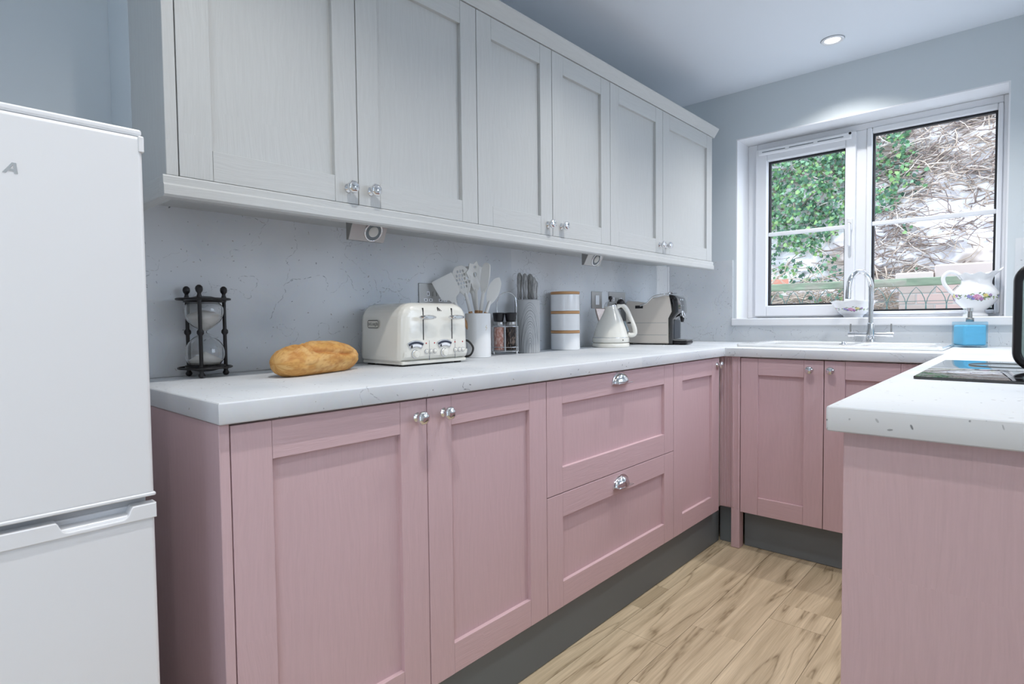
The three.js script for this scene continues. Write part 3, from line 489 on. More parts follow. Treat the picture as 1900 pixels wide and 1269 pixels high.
{
  const shapeHead = (pts, holes, th, len, bend = 0) => {
    const s = new THREE.Shape(); s.setFromPoints(new THREE.CatmullRomCurve3(pts.map(([x, y]) => V(x, y, 0)), true, 'catmullrom', 0.35).getPoints(64).map((p) => new THREE.Vector2(p.x, p.y)));
    for (const h of holes) { const p = new THREE.Path(); p.absellipse(h[0], h[1], h[2], h[3], 0, Math.PI * 2, true); s.holes.push(p); }
    const g = extrude(s, th, 0.0012, 2, 10).translate(0, 0, -th / 2); const p = g.attributes.position; for (let i = 0; i < p.count; i++) { const x = p.getX(i), y = p.getY(i); p.setZ(i, p.getZ(i) - bend * (1 - (x * x) / 0.0012) * Math.sin(clamp(y / len) * Math.PI)); } g.computeVertexNormals(); return { geo: g, len };
  };
  const slots = []; for (let r = 0; r < 5; r++) for (let k = -2; k <= 2; k++) if (!(Math.abs(k) === 2 && (r === 0 || r === 4))) slots.push([k * 0.0098 + (r % 2) * 0.003, 0.03 + r * 0.0145, 0.0031, 0.0052]);
  const R_ = (right, up, toward) => potC.clone().addScaledVector(V(0.7414, 0, -0.671), right).addScaledVector(V(0.671, 0, 0.7414), toward).setY(YT + up);
  utensil('turner', 'white silicone turner with a wide flat blade leaning out of the pot', shapeHead([[0.006, -0.004], [0.014, 0.018], [0.037, 0.034], [0.041, 0.1], [0.03, 0.106], [-0.03, 0.106], [-0.041, 0.1], [-0.037, 0.034], [-0.014, 0.018], [-0.006, -0.004]], [], 0.004, 0.105), R_(0.015, 0.008, 0.02), R_(-0.128, 0.292, 0.03), 0.1);
  utensil('slotted_spoon', 'white silicone slotted spoon with a round pierced head', shapeHead([[0.006, -0.004], [0.02, 0.016], [0.0325, 0.05], [0.029, 0.088], [0.014, 0.108], [-0.014, 0.108], [-0.029, 0.088], [-0.0325, 0.05], [-0.02, 0.016], [-0.006, -0.004]], slots, 0.0045, 0.11, 0.004), R_(0.01, 0.008, -0.006), R_(-0.07, 0.338, -0.012), 0.15);
  const teeth = []; for (let k = 0; k <= 9; k++) { const a = -1.9 + k * 3.8 / 9; const rr_ = k % 2 ? 0.036 : 0.028; teeth.push([Math.sin(a) * rr_, 0.062 + Math.cos(a) * rr_ * 1.35]); }
  utensil('pasta_server', 'white silicone pasta server with a toothed edge', shapeHead([[-0.006, -0.004], ...teeth, [0.006, -0.004]], [[0, 0.06, 0.008, 0.011], [0.0, 0.088, 0.006, 0.006]], 0.006, 0.11, 0.006), R_(0.0, 0.008, -0.018), R_(-0.012, 0.356, -0.026), 0.45);
  utensil('spoon_spatula', 'white silicone spoon spatula with a long oval head', shapeHead([[0.005, -0.004], [0.014, 0.02], [0.018, 0.06], [0.014, 0.1], [0, 0.109], [-0.014, 0.1], [-0.018, 0.06], [-0.014, 0.02], [-0.005, -0.004]], [], 0.007, 0.11), R_(-0.012, 0.008, 0.004), R_(0.036, 0.347, 0.006), -0.4);
  utensil('spatula', 'white silicone spatula with a pointed blade leaning towards the mills', shapeHead([[0.006, -0.004], [0.016, 0.012], [0.023, 0.04], [0.02, 0.078], [0.006, 0.098], [-0.012, 0.084], [-0.022, 0.05], [-0.016, 0.012], [-0.006, -0.004]], [], 0.006, 0.095), R_(-0.022, 0.008, 0.015), R_(0.074, 0.29, 0.02), -0.1);
  utensil('slotted_turner', 'white silicone turner with two long slots behind the slotted spoon', shapeHead([[0.006, -0.004], [0.016, 0.02], [0.024, 0.055], [0.02, 0.09], [0, 0.1], [-0.02, 0.09], [-0.024, 0.055], [-0.016, 0.02], [-0.006, -0.004]], [[-0.008, 0.05, 0.004, 0.014], [0.006, 0.05, 0.004, 0.014]], 0.005, 0.1, 0.004), R_(0.024, 0.008, -0.022), R_(-0.042, 0.338, -0.048), 0.3);
}
{ // wire rack with two mills
  const c = V(0.085, YT, 1.535), o = thing('spice_rack', 'chrome wire rack with a loop handle holding two mills', 'rack', c.toArray(), TURN), wire = 0.0016;
  const ring = (y, a = 0.054, b = 0.032) => tube([...Array(24)].map((_, i) => [Math.cos(i / 24 * 6.2832) * a, y, Math.sin(i / 24 * 6.2832) * b]), wire, 72, 6, true);
  mesh('lower_ring', ring(0.012), M.chrome, o); mesh('middle_ring', ring(0.028), M.chrome, o); mesh('upper_ring', ring(0.11), M.chrome, o);
  mesh('handle_loop', tube([[0.045, 0.012, -0.018], [0.045, 0.15, -0.018], [0.045, 0.2, -0.018], [0.038, 0.232, -0.018], [0.015, 0.246, -0.018], [-0.012, 0.24, -0.018], [-0.03, 0.215, -0.018], [-0.03, 0.12, -0.018], [-0.03, 0.012, -0.018]], wire * 1.3, 80, 8), M.chrome, o);
  for (const [x, z] of [[0.05, 0.012], [-0.05, 0.012], [0, 0.032], [0, -0.032]]) mesh('upright', cyl(wire, wire, 0.1, 8), M.chrome, o, [x, 0.06, z]);
  for (const [x, z] of [[0.045, 0.017], [-0.045, 0.017], [0.045, -0.017], [-0.045, -0.017]]) mesh('foot', cyl(0.004, 0.004, 0.012, 10), M.chrome, o, [x, 0.006, z]);
  const rim = (y) => tube([[-0.05, y, 0], [0.05, y, 0]], wire, 4, 6); mesh('floor_wire', rim(0.0125), M.chrome, o);
  const mill = (dx, label, grain, cols) => {
    const p = c.clone().addScaledVector(V(0.7414, 0, -0.671), dx), m = thing('spice_mill', label, 'mill', [p.x, YT + 0.0145, p.z], TURN);
    mesh('glass_jar', lathe([[0, 0], [0.02, 0], [0.0212, 0.002], [0.0212, 0.1], [0.019, 0.106]], 32), M.glass, m);
    const tx = canvasTex(256, 256, (k, w, h) => { k.fillStyle = cols[0]; k.fillRect(0, 0, w, h); for (let i = 0; i < 900; i++) { k.fillStyle = cols[1 + Math.floor(rnd() * (cols.length - 1))]; k.beginPath(); k.ellipse(rnd() * w, rnd() * h, rr(4, 9), rr(3, 7), rr(0, 3), 0, 7); k.fill(); } });
    mesh(grain, lathe([[0, 0.002], [0.0195, 0.002], [0.0195, 0.092], [0, 0.094]], 32), std(0xffffff, 0.8, { map: tx, bumpMap: tx, bumpScale: 0.001 }), m);
    mesh('collar', lathe([[0.0205, 0.1], [0.0222, 0.1015], [0.0222, 0.113], [0.018, 0.115]], 32), M.steel, m);
    mesh('cap', lathe([[0, 0.1135], [0.0185, 0.1135], [0.0195, 0.12], [0.024, 0.145], [0.0238, 0.15], [0, 0.151]], 32), M.black, m);
  };
  mill(-0.0255, 'glass mill of pink salt with black cap', 'pink_salt', ['#c99a8c', '#dcb5a8', '#b9806f', '#e8cfc4', '#c58d7f']);
  mill(0.0225, 'glass mill of dark peppercorns with black cap', 'peppercorns', ['#3a2f2b', '#241d1b', '#5d4b42', '#17120f', '#7a685c']);
}
{ // knife block and knives
  const c = V(0.09, YT, 1.405), o = thing('knife_block', 'round grey wood-grain knife block', 'knife block', c.toArray(), TURN), H = 0.218, r = 0.0515;
  const grey = canvasTex(1024, 512, (k, w, h) => {
    k.fillStyle = '#b9bbbc'; k.fillRect(0, 0, w, h); k.lineWidth = 2;
    for (const cx of [30, 371, 712, 1054]) for (let i = 1; i < 17; i++) { k.strokeStyle = `rgba(${i % 2 ? '92,94,98' : '124,127,131'},${rr(0.6, 1)})`; k.lineWidth = rr(2, 5); k.beginPath(); const b = 3 + i * 9.5; k.moveTo(cx - b, h + 20); for (let t = 0; t <= 40; t++) { const a = Math.PI - t / 40 * Math.PI, yy = h * 0.92 - Math.sin(a) * (26 + i * 26) - Math.sin(a) * 4 * Math.sin(i); k.lineTo(cx + Math.cos(a) * b * (1 + 0.09 * Math.sin(i * 1.7 + t * 0.2)), t === 0 || t === 40 ? h : yy); } k.stroke(); }
    for (let i = 0; i < 500; i++) { k.strokeStyle = `rgba(${rnd() < 0.5 ? '105,107,110' : '222,223,224'},${rr(0.08, 0.28)})`; k.lineWidth = rr(0.6, 1.6); const x = rnd() * w, y = rnd() * h; k.beginPath(); k.moveTo(x, y); k.lineTo(x + rr(-3, 3), y + rr(40, 160)); k.stroke(); }
  });
  const g = lathe([[0, 0], [r - 0.002, 0], [r, 0.002], [r, H - 0.003], [r - 0.002, H], [r - 0.006, H], [r - 0.007, H - 0.01], [0, H - 0.01]], 56), p = g.attributes.position, uv = g.attributes.uv; for (let i = 0; i < p.count; i++) uv.setY(i, p.getY(i) / H);
  mesh('block_body', g, std(0xffffff, 0.6, { map: grey }), o); mesh('bristle_insert', cyl(r - 0.0075, r - 0.0075, 0.004, 40), M.dark, o, [0, H - 0.0085, 0]);
  const hm = canvasTex(128, 256, (k, w, h) => { k.fillStyle = '#a9a9a8'; k.fillRect(0, 0, w, h); for (let i = 0; i < 60; i++) { k.strokeStyle = `rgba(${rnd() < 0.6 ? '82,82,84' : '214,214,212'},${rr(0.2, 0.6)})`; k.lineWidth = rr(2, 6); let x = rnd() * w, y = rnd() * h; k.beginPath(); k.moveTo(x, y); for (let j = 0; j < 5; j++) { x += rr(-8, 8); y += rr(10, 30); k.lineTo(x, y); } k.stroke(); } });
  const km = std(0xffffff, 0.45, { map: hm });
  [[-0.031, 0.118, 0.0, 1.15, 'first'], [-0.009, 0.114, 0.012, 1.2, 'second'], [0.013, 0.113, 0.004, 1.35, 'third'], [0.0265, 0.098, 0.026, 1.0, 'fourth'], [0.036, 0.086, -0.008, 1.0, 'fifth']].forEach(([dx, h, dz, w, nth]) => {
    const q = c.clone().addScaledVector(V(0.7414, 0, -0.671), dx).addScaledVector(V(0.671, 0, 0.7414), dz), kn = thing('knife', `grey marbled knife handle, ${nth} in the block counting away from the mills`, 'knife', [q.x, YT + H - 0.006, q.z], TURN, 'knives in the block');
    const pts = [[0.0062, 0], [0.0085, h * 0.12], [0.0078, h * 0.35], [0.0098, h * 0.68], [0.0086, h * 0.9], [0.004, h * 0.985], [0, h]]; mesh('handle', lathe(new THREE.CatmullRomCurve3(pts.map(([x, y]) => V(x, y, 0))).getPoints(24).map((v) => [Math.max(0, v.x) * w, v.y]), 20).scale(1, 1, 0.7), km, kn);
    mesh('blade', uvBox(new THREE.BoxGeometry(0.016 * w, 0.15, 0.0018)), M.steel, kn, [0, -0.075, 0]);
  });
}
{ // three stacked canisters
  const c = V(0.088, YT, 1.142), r = 0.0655, h = 0.086; ['bottom', 'middle', 'top'].forEach((w, i) => {
    const o = thing('canister', `white canister with bamboo lid, ${w} of the stack of three`, 'canister', [c.x, YT + i * h, c.z], TURN, 'stacked canisters');
    mesh('canister_body', lathe([[0, 0.0005], [r - 0.002, 0.0005], [r, 0.002], [r, h - 0.0135], [r - 0.0015, h - 0.0125], [0, h - 0.0125]], 64), M.ceramic, o); mesh('lid', lathe([[0, h - 0.012], [r - 0.002, h - 0.012], [r - 0.0005, h - 0.0105], [r - 0.0005, h - 0.002], [r - 0.002, h], [0, h]], 64), M.bamboo, o);
  });
}
{ // cone kettle
  const o = thing('kettle', 'cream cone-shaped kettle with chrome lid on its base', 'kettle', [0.135, YT, 0.843], TURN), R0 = 0.088;
  mesh('power_base', lathe([[0, 0], [R0, 0], [R0 + 0.002, 0.004], [R0 + 0.001, 0.018], [R0 - 0.006, 0.021], [0, 0.021]], 60), M.creamGloss, o);
  const cone = (k) => { const pts = [[R0 - 0.006, 0.022], [R0, 0.026], [R0, 0.043], [R0 - 0.003, 0.046], [R0 - 0.005, 0.05], [0.074, 0.085], [0.056, 0.135], [0.036, 0.178], [0.0295, 0.196]]; return pts; };
  mesh('kettle_body', lathe(cone(), 64), M.creamGloss, o); mesh('trim_band', new THREE.TorusGeometry(R0 - 0.003, 0.0018, 8, 64).rotateX(Q).translate(0, 0.0462, 0), M.chrome, o);
  mesh('lid', lathe([[0.0305, 0.194], [0.031, 0.199], [0.024, 0.212], [0.015, 0.219], [0.006, 0.222], [0, 0.2225]], 40), M.chrome, o); mesh('lid_knob', lathe([[0, 0.22], [0.004, 0.22], [0.0045, 0.226], [0.0095, 0.23], [0.0095, 0.24], [0.006, 0.244], [0, 0.2445]], 28), M.black, o);
  const sp = new THREE.Shape(); sp.moveTo(-0.026, 0.186); sp.lineTo(-0.076, 0.188); sp.quadraticCurveTo(-0.072, 0.165, -0.06, 0.126); sp.lineTo(-0.046, 0.124); sp.closePath();
  const sg = extrude(sp, 0.04, 0.004, 2).translate(0, 0, -0.02), spp = sg.attributes.position; for (let i = 0; i < spp.count; i++) { const k = clamp((-spp.getX(i) - 0.04) / 0.045); spp.setZ(i, spp.getZ(i) * (1 - 0.8 * k * k)); } sg.computeVertexNormals(); mesh('spout', sg, std(sRGB(196, 180, 172), 0.22, { metalness: 0.9 }), o);
  const handle = new THREE.CatmullRomCurve3([[0.03, 0.192, 0], [0.052, 0.2, 0], [0.072, 0.186, 0], [0.098, 0.132, 0], [0.116, 0.082, 0], [0.115, 0.062, 0], [0.098, 0.056, 0], [0.082, 0.06, 0]].map((p) => V(...p))); const hg = new THREE.TubeGeometry(handle, 60, 0.0115, 14); mesh('handle', hg, M.creamGloss, o);
  mesh('handle_hinge', new THREE.SphereGeometry(0.019, 22, 16).scale(1, 1.1, 0.8), M.black, o, [0.05, 0.209, -0.004]);
  mesh('switch', uvBox(new RoundedBoxGeometry(0.016, 0.008, 0.012, 2, 0.003)), M.dark, o, [0.088, 0.115, 0.006]);
  mesh('water_gauge', uvBox(new RoundedBoxGeometry(0.008, 0.055, 0.014, 2, 0.003)).rotateZ(0.36), phys(sRGB(190, 205, 215), 0.08, { transmission: 0.6, thickness: 0 }), o, [0.0745, 0.098, 0.006]);
  mesh('indicator', new THREE.SphereGeometry(0.003, 10, 8), M.dark, o, [0.045, 0.035, 0.0755]);
}
{ // capsule coffee machine, front looks roughly +x
  const o = thing('coffee_machine', 'cream capsule coffee machine with glossy black front', 'coffee machine', [0.17, YT, 0.475], 0.16), W = 0.145;
  const s = new THREE.Shape(); s.moveTo(-0.13, 0.006); s.lineTo(0.1, 0.006); s.lineTo(0.1, 0.135); s.lineTo(0.122, 0.165); s.lineTo(0.12, 0.238); s.quadraticCurveTo(0.1, 0.252, 0.075, 0.25); s.lineTo(0.0, 0.236); s.lineTo(-0.022, 0.215); s.lineTo(-0.118, 0.228); s.quadraticCurveTo(-0.132, 0.226, -0.132, 0.2); s.closePath();
  mesh('housing', smooth(extrude(s, W, 0.008, 3, 10), 0.5).translate(0, 0, -W / 2), phys(sRGB(214, 206, 196), 0.3, { clearcoat: 0.3 }), o);
  for (const y of [0.05, 0.112]) mesh('seam', uvBox(new THREE.BoxGeometry(0.215, 0.0015, W + 0.0006)), M.plinth, o, [-0.018, y, 0]);
  const f = new THREE.Shape(); f.moveTo(0.098, 0.004); f.lineTo(0.118, 0.004); f.lineTo(0.119, 0.128); f.lineTo(0.148, 0.162); f.quadraticCurveTo(0.15, 0.215, 0.138, 0.24); f.quadraticCurveTo(0.12, 0.256, 0.098, 0.253); f.quadraticCurveTo(0.11, 0.2, 0.112, 0.168); f.lineTo(0.096, 0.135); f.closePath();
  mesh('front_fascia', smooth(extrude(f, W + 0.004, 0.006, 3, 10), 0.5).translate(0, 0, -W / 2 - 0.002), M.blackGlass, o);
  box('cup_bay', 0.1165, 0.121, 0.03, 0.125, -0.05, 0.05, std(sRGB(40, 46, 56), 0.15), o, { r: 0.002 });
  const nz = grp('brew_head', o, [0.146, 0.15, 0]); mesh('ring', new THREE.TorusGeometry(0.016, 0.0045, 12, 36).rotateY(Q).rotateZ(0.25), M.chrome, nz, [0.004, 0.005, 0]); mesh('nozzle', cyl(0.012, 0.007, 0.03, 20), M.black, nz, [0, -0.02, 0]);
  for (const [y, z] of [[0.228, 0.02], [0.228, -0.012], [0.196, 0.02], [0.196, -0.012]]) mesh('button', cyl(0.0042, 0.0042, 0.004, 16).rotateZ(Q), std(sRGB(190, 200, 208), 0.3), o, [0.1455 - Math.max(0, y - 0.2) * 0.1, y, z]);
  const t = grp('drip_tray', o, [0.15, 0, 0]); box('tray', -0.036, 0.036, 0.004, 0.02, -0.055, 0.055, M.black, t, { r: 0.008, seg: 3 }); box('grille', -0.034, 0.036, 0.0205, 0.026, -0.053, 0.053, M.steel, t, { r: 0.003 });
  mesh('lever_arm', tube([[-0.05, 0.2, W / 2 + 0.003], [-0.018, 0.212, W / 2 + 0.004], [0.02, 0.245, W / 2 + 0.003], [0.07, 0.256, W / 2 - 0.004], [0.095, 0.262, 0.03], [0.1, 0.264, 0], [0.095, 0.262, -0.03]], 0.004, 60, 8), M.chrome, o);
  box('lever_slot', -0.078, -0.036, 0.187, 0.202, W / 2 - 0.002, W / 2 + 0.0012, M.dark, o, { r: 0.001 });
  mesh('lever_grip', uvBox(new RoundedBoxGeometry(0.026, 0.008, 0.07, 3, 0.004)), M.chrome, o, [0.096, 0.264, 0]);
  for (const [x, z] of [[-0.11, 0.05], [-0.11, -0.05], [0.07, 0.05], [0.07, -0.05]]) mesh('foot', cyl(0.01, 0.01, 0.007, 14), M.dark, o, [x, 0.0035, z]);
}
// wall sockets
function socket(name, z0, z1, y0, y1, label, twin, kind) {
  const o = thing(name, label, 'socket', [0.0092, y0, z0]), w = z1 - z0, h = y1 - y0;
  box('plate', 0, 0.005, 0, h, 0, w, M.steel, o, { r: 0.0015 });
  const n = twin ? 2 : 1;
  for (let i = 0; i < n; i++) {
    const cz = twin ? w * (i ? 0.27 : 0.73) : w / 2;
    if (kind === 'switch') { box('rocker', 0.005, 0.0075, h * 0.22, h * 0.78, cz - 0.016, cz + 0.016, M.white, o, { r: 0.002 }); continue; }
    box('earth_insert', 0.005, 0.0056, h * 0.47, h * 0.66, cz - 0.006, cz + 0.006, M.white, o, { r: 0 }); box('earth_slot', 0.0055, 0.006, h * 0.5, h * 0.62, cz - 0.0018, cz + 0.0018, M.dark, o, { r: 0 });
    for (const s of [-1, 1]) { box('pin_insert', 0.005, 0.0056, h * 0.24, h * 0.36, cz + s * 0.0115 - 0.009, cz + s * 0.0115 + 0.009, M.white, o, { r: 0 }); box('pin_slot', 0.0055, 0.006, h * 0.275, h * 0.325, cz + s * 0.0115 - 0.003, cz + s * 0.0115 + 0.003, M.dark, o, { r: 0 }); }
    if (twin) box('switch', 0.005, 0.0085, h * 0.47, h * 0.66, w / 2 + (i ? -0.014 : 0.003), w / 2 + (i ? -0.003 : 0.014), M.steel, o, { r: 0.001 });
  }
}
socket('double_socket', 1.757, 1.909, 1.096, 1.182, 'brushed steel double socket behind the toaster', true);
socket('wall_switch', 0.731, 0.8215, 1.098, 1.183, 'single brushed steel switch plate beside the kettle lid', false, 'switch');
socket('double_socket', 0.506, 0.665, 1.098, 1.185, 'brushed steel double socket behind the kettle', true);

// ---------------------------------------------------------------- sink, tap and things at the window
{
  const o = thing('sink', 'white inset ceramic sink with a raised rim', 'sink', [SX0, YT, SZ0]), w = SX1 - SX0, d = SZ1 - SZ0;
  const s = rrect(w, d, 0.012, w / 2, -d / 2), h = new THREE.Path(); rrect(0.36, 0.33, 0.04, 0.245, -0.255, h); s.holes.push(h); const h2 = new THREE.Path(); rrect(0.27, 0.33, 0.03, 0.59, -0.255, h2); s.holes.push(h2);
  mesh('rim', smooth(extrude(s, 0.013, 0.004, 3).rotateX(-Q), 0.5).translate(0, 0.0002, 0), M.ceramic, o);
  const tub = (cx, cz, ww, dd, dep, n) => { const b = grp(n, o, [cx, 0, cz]); box('wall', -ww / 2 - 0.01, -ww / 2, -dep, 0.004, -dd / 2, dd / 2, M.ceramic, b); box('wall', ww / 2, ww / 2 + 0.01, -dep, 0.004, -dd / 2, dd / 2, M.ceramic, b); box('wall', -ww / 2 - 0.01, ww / 2 + 0.01, -dep, 0.004, -dd / 2 - 0.01, -dd / 2, M.ceramic, b); box('wall', -ww / 2 - 0.01, ww / 2 + 0.01, -dep, 0.004, dd / 2, dd / 2 + 0.01, M.ceramic, b); box('base', -ww / 2 - 0.01, ww / 2 + 0.01, -dep - 0.01, -dep, -dd / 2 - 0.01, dd / 2 + 0.01, M.ceramic, b); return b; };
  tub(0.245, 0.255, 0.36, 0.33, 0.18, 'bowl'); const dr = tub(0.59, 0.255, 0.27, 0.33, 0.012, 'drainer');
  for (let k = 0; k < 6; k++) box('drainer_rib', -0.12, 0.12, -0.012, -0.007, -0.13 + k * 0.05, -0.12 + k * 0.05, M.ceramic, dr, { r: 0.002 });
  mesh('waste_knob', lathe([[0, 0.013], [0.017, 0.013], [0.017, 0.017], [0.009, 0.02], [0.008, 0.026], [0, 0.028]], 28), M.chrome, o, [0.43, 0, 0.37]);
}
{
  const o = thing('tap', 'chrome swan-neck mixer tap with two levers', 'tap', [1.0805, YT + 0.0132, 0.098]), dir = V(-0.42, 0, 0.9), R = 0.076, top = 0.245;
  mesh('base', lathe([[0, 0], [0.023, 0], [0.0235, 0.004], [0.02, 0.01], [0.0175, 0.03], [0, 0.03]], 36), M.chrome, o);
  mesh('bridge', cyl(0.0095, 0.0095, 0.15, 24).rotateZ(Q), M.chrome, o, [0, 0.036, 0]); mesh('body', lathe([[0.0175, 0.028], [0.0185, 0.04], [0.0165, 0.058], [0.0155, 0.085], [0.0135, 0.09], [0, 0.09]], 32), M.chrome, o);
  const pts = [[0, 0.085, 0], [0, 0.15, 0], [0, top, 0]]; for (let i = 1; i <= 12; i++) { const a = i / 12 * Math.PI * 0.93; pts.push([dir.x * R * (1 - Math.cos(a)), top + Math.sin(a) * R * 1.08, dir.z * R * (1 - Math.cos(a))]); } const l = pts[pts.length - 1]; pts.push([l[0] + dir.x * 0.004, l[1] - 0.045, l[2] + dir.z * 0.004]);
  mesh('spout', tube(pts, 0.0112, 90, 18), M.chrome, o); mesh('spout_nozzle', tube([[l[0] + dir.x * 0.002, l[1] - 0.022, l[2] + dir.z * 0.002], [l[0] + dir.x * 0.005, l[1] - 0.06, l[2] + dir.z * 0.005]], 0.0125, 6, 18), M.chrome, o);
  for (const s of [-1, 1]) { const h = grp('lever', o, [s * 0.078, 0.036, 0]); mesh('hub', cyl(0.0125, 0.0125, 0.026, 24).rotateZ(Q), M.chrome, h); mesh('pin', cyl(0.0032, 0.0038, 0.042, 12), M.steel, h, [s * 0.004, 0.029, 0.002]); }
}
const floral = canvasTex(1024, 512, (c, w, h) => {
  c.fillStyle = '#f3f4f6'; c.fillRect(0, 0, w, h);
  const spot = (x, y, r, col, a) => { c.fillStyle = col; c.globalAlpha = a; c.beginPath(); c.arc(x, y, r, 0, 7); c.fill(); };
  for (let k = 0; k < 5; k++) {
    c.save(); c.translate(k * 256, 262); c.scale(1.25, 2.5);
    for (let i = 0; i < 40; i++) { const x = rr(-92, 92), y = rr(-34, 34) * (1 - Math.abs(x) / 130); c.globalAlpha = rr(0.5, 0.9); c.fillStyle = ['#5d7a45', '#78914f', '#49643f', '#93a463', '#6b6f8f'][Math.floor(rnd() * 5)]; c.beginPath(); c.ellipse(x, y, rr(7, 16), rr(3, 6), rr(0, 3), 0, 7); c.fill(); }
    for (const [dx, dy, r, a, b] of [[-18, 4, 24, '#c97aa4', '#e3a9c6'], [-58, -4, 17, '#7d78b8', '#a9a5d6'], [8, 20, 14, '#8b4f8e', '#c890c4'], [30, -10, 15, '#d8c45e', '#ece09a'], [60, -12, 12, '#8f6aa8', '#c3a6d2'], [-40, 16, 11, '#6c5fa5', '#a79ad0']]) for (let i = 0; i < 9; i++) { const t = i / 9 * 6.28; spot(dx + Math.cos(t) * r * 0.5, dy + Math.sin(t) * r * 0.5, r * 0.5, i % 2 ? a : b, 0.85); }
    for (let i = 0; i < 26; i++) spot(rr(-74, 74), rr(-26, 28), rr(2, 4), ['#b64f7d', '#e8d27a', '#5a4e90', '#3f5638'][i % 4], 0.8);
    c.restore();
  }
  c.globalAlpha = 1;
});
M.china = phys(0xffffff, 0.12, { map: floral, clearcoat: 0.7, clearcoatRoughness: 0.04 });
M.chinaPlain = phys(sRGB(243, 244, 246), 0.12, { clearcoat: 0.7, clearcoatRoughness: 0.04 });
const SILL = 1.0392;
function china(profile, seg, v0, v1, wave, lip) {   // lathe with printed band between heights v0 and v1, wavy rim
  const g = lathe(new THREE.CatmullRomCurve3(profile.map(([x, y]) => V(x, y, 0))).getPoints(70).map((p) => [Math.max(0, p.x), p.y]), seg), p = g.attributes.position, uv = g.attributes.uv, top = Math.max(...profile.map((q) => q[1]));
  for (let i = 0; i < p.count; i++) { const x = p.getX(i), y = p.getY(i), z = p.getZ(i), a = Math.atan2(x, z); uv.setXY(i, a / 6.28318 + 0.5, clamp((y - v0) / (v1 - v0)) * 0.98 + 0.01); const k = sstep(top * 0.72, top, y); p.setY(i, y + wave * k * Math.cos(a * 8)); if (lip) lip(i, x, y, z, a, k, p); }
  g.computeVertexNormals(); return g;
}
{
  const o = thing('bowl', 'white china bowl painted with flowers on the sill behind the tap', 'bowl', [0.975, SILL, -0.06], facing(0.975, -0.06));
  mesh('bowl_body', china([[0.0, 0.006], [0.036, 0.006], [0.037, 0.0], [0.042, 0.0], [0.043, 0.008], [0.06, 0.022], [0.083, 0.05], [0.094, 0.071], [0.104, 0.082], [0.102, 0.083], [0.09, 0.072], [0.06, 0.03], [0.03, 0.012], [0, 0.01]], 96, 0.008, 0.076, 0.0022), M.china, o);
}
{
  const o = thing('jug', 'white china jug painted with flowers on the sill by the soap', 'jug', [1.45, SILL, -0.085], facing(1.45, -0.085) + 0.2);
  const body = china([[0.0, 0.004], [0.032, 0.004], [0.036, 0.0], [0.044, 0.0], [0.045, 0.008], [0.034, 0.02], [0.034, 0.026], [0.056, 0.046], [0.079, 0.076], [0.083, 0.1], [0.07, 0.126], [0.055, 0.146], [0.053, 0.166], [0.068, 0.19], [0.066, 0.19], [0.05, 0.168], [0.051, 0.147], [0.066, 0.125], [0.076, 0.1], [0.05, 0.05], [0, 0.03]], 96, 0.035, 0.14, 0.0045, (i, x, y, z, a, k, p) => { const d = Math.cos(a - Math.PI / 2), s = Math.pow(Math.max(0, d), 5); p.setX(i, x * (1 + 0.42 * s * k)); p.setY(i, p.getY(i) + 0.022 * s * k); });
  mesh('jug_body', body, M.china, o);
  mesh('handle', tube([[-0.05, 0.172, 0], [-0.072, 0.196, 0], [-0.1, 0.2, 0], [-0.118, 0.18, 0], [-0.115, 0.152, 0], [-0.098, 0.124, 0], [-0.078, 0.1, 0]], 0.0085, 50, 12), M.chinaPlain, o);
}
{ // soap dispenser
  const o = thing('soap_dispenser', 'square clear soap dispenser filled with blue liquid and a chrome pump', 'soap dispenser', [1.445, YT, 0.115], TURN - 0.2), W = 0.094, H = 0.108;
  const s = rrect(W, W, 0.01), bottle = extrude(s, H, 0.004, 3).rotateX(-Q);
  mesh('bottle', smooth(bottle, 0.5), phys(sRGB(222, 240, 248), 0.08, { transmission: 1, thickness: 0, ior: 1.2 }), o);
  box('liquid_soap', -0.042, 0.042, 0.008, 0.094, -0.042, 0.042, phys(sRGB(132, 205, 234), 0.25), o, { r: 0.008, seg: 3 });
  mesh('collar', lathe([[0, H], [0.014, H], [0.014, H + 0.014], [0.009, H + 0.016], [0, H + 0.016]], 28), M.steel, o); mesh('pump_stem', cyl(0.0075, 0.0085, 0.03, 20), M.steel, o, [0, H + 0.03, 0]);
  mesh('pump_head', merge([cyl(0.012, 0.011, 0.014, 24).translate(0, H + 0.05, 0), cyl(0.005, 0.006, 0.04, 14).rotateX(Q).translate(0, H + 0.05, -0.02)]), M.chrome, o);
}
{ // hob
  const o = thing('hob', 'black glass hob set on the right worktop', 'hob', [1.455, YT + 0.0002, 1.1175]), s = rrect(0.6, 0.6, 0.006);
  const W = 0.52, D = 0.598; const sh = rrect(W, D, 0.006, W / 2, -D / 2); mesh('glass', smooth(extrude(sh, 0.006, 0.0012, 2).rotateX(-Q), 0.4), M.blackGlass, o);
  for (const [x, z, r] of [[0.14, 0.15, 0.075], [0.14, 0.44, 0.095], [0.38, 0.15, 0.095], [0.38, 0.43, 0.07]]) mesh('cooking_zone', new THREE.TorusGeometry(r, 0.0006, 4, 64).rotateX(Q), M.plinth, o, [x, 0.0061, z]);
}
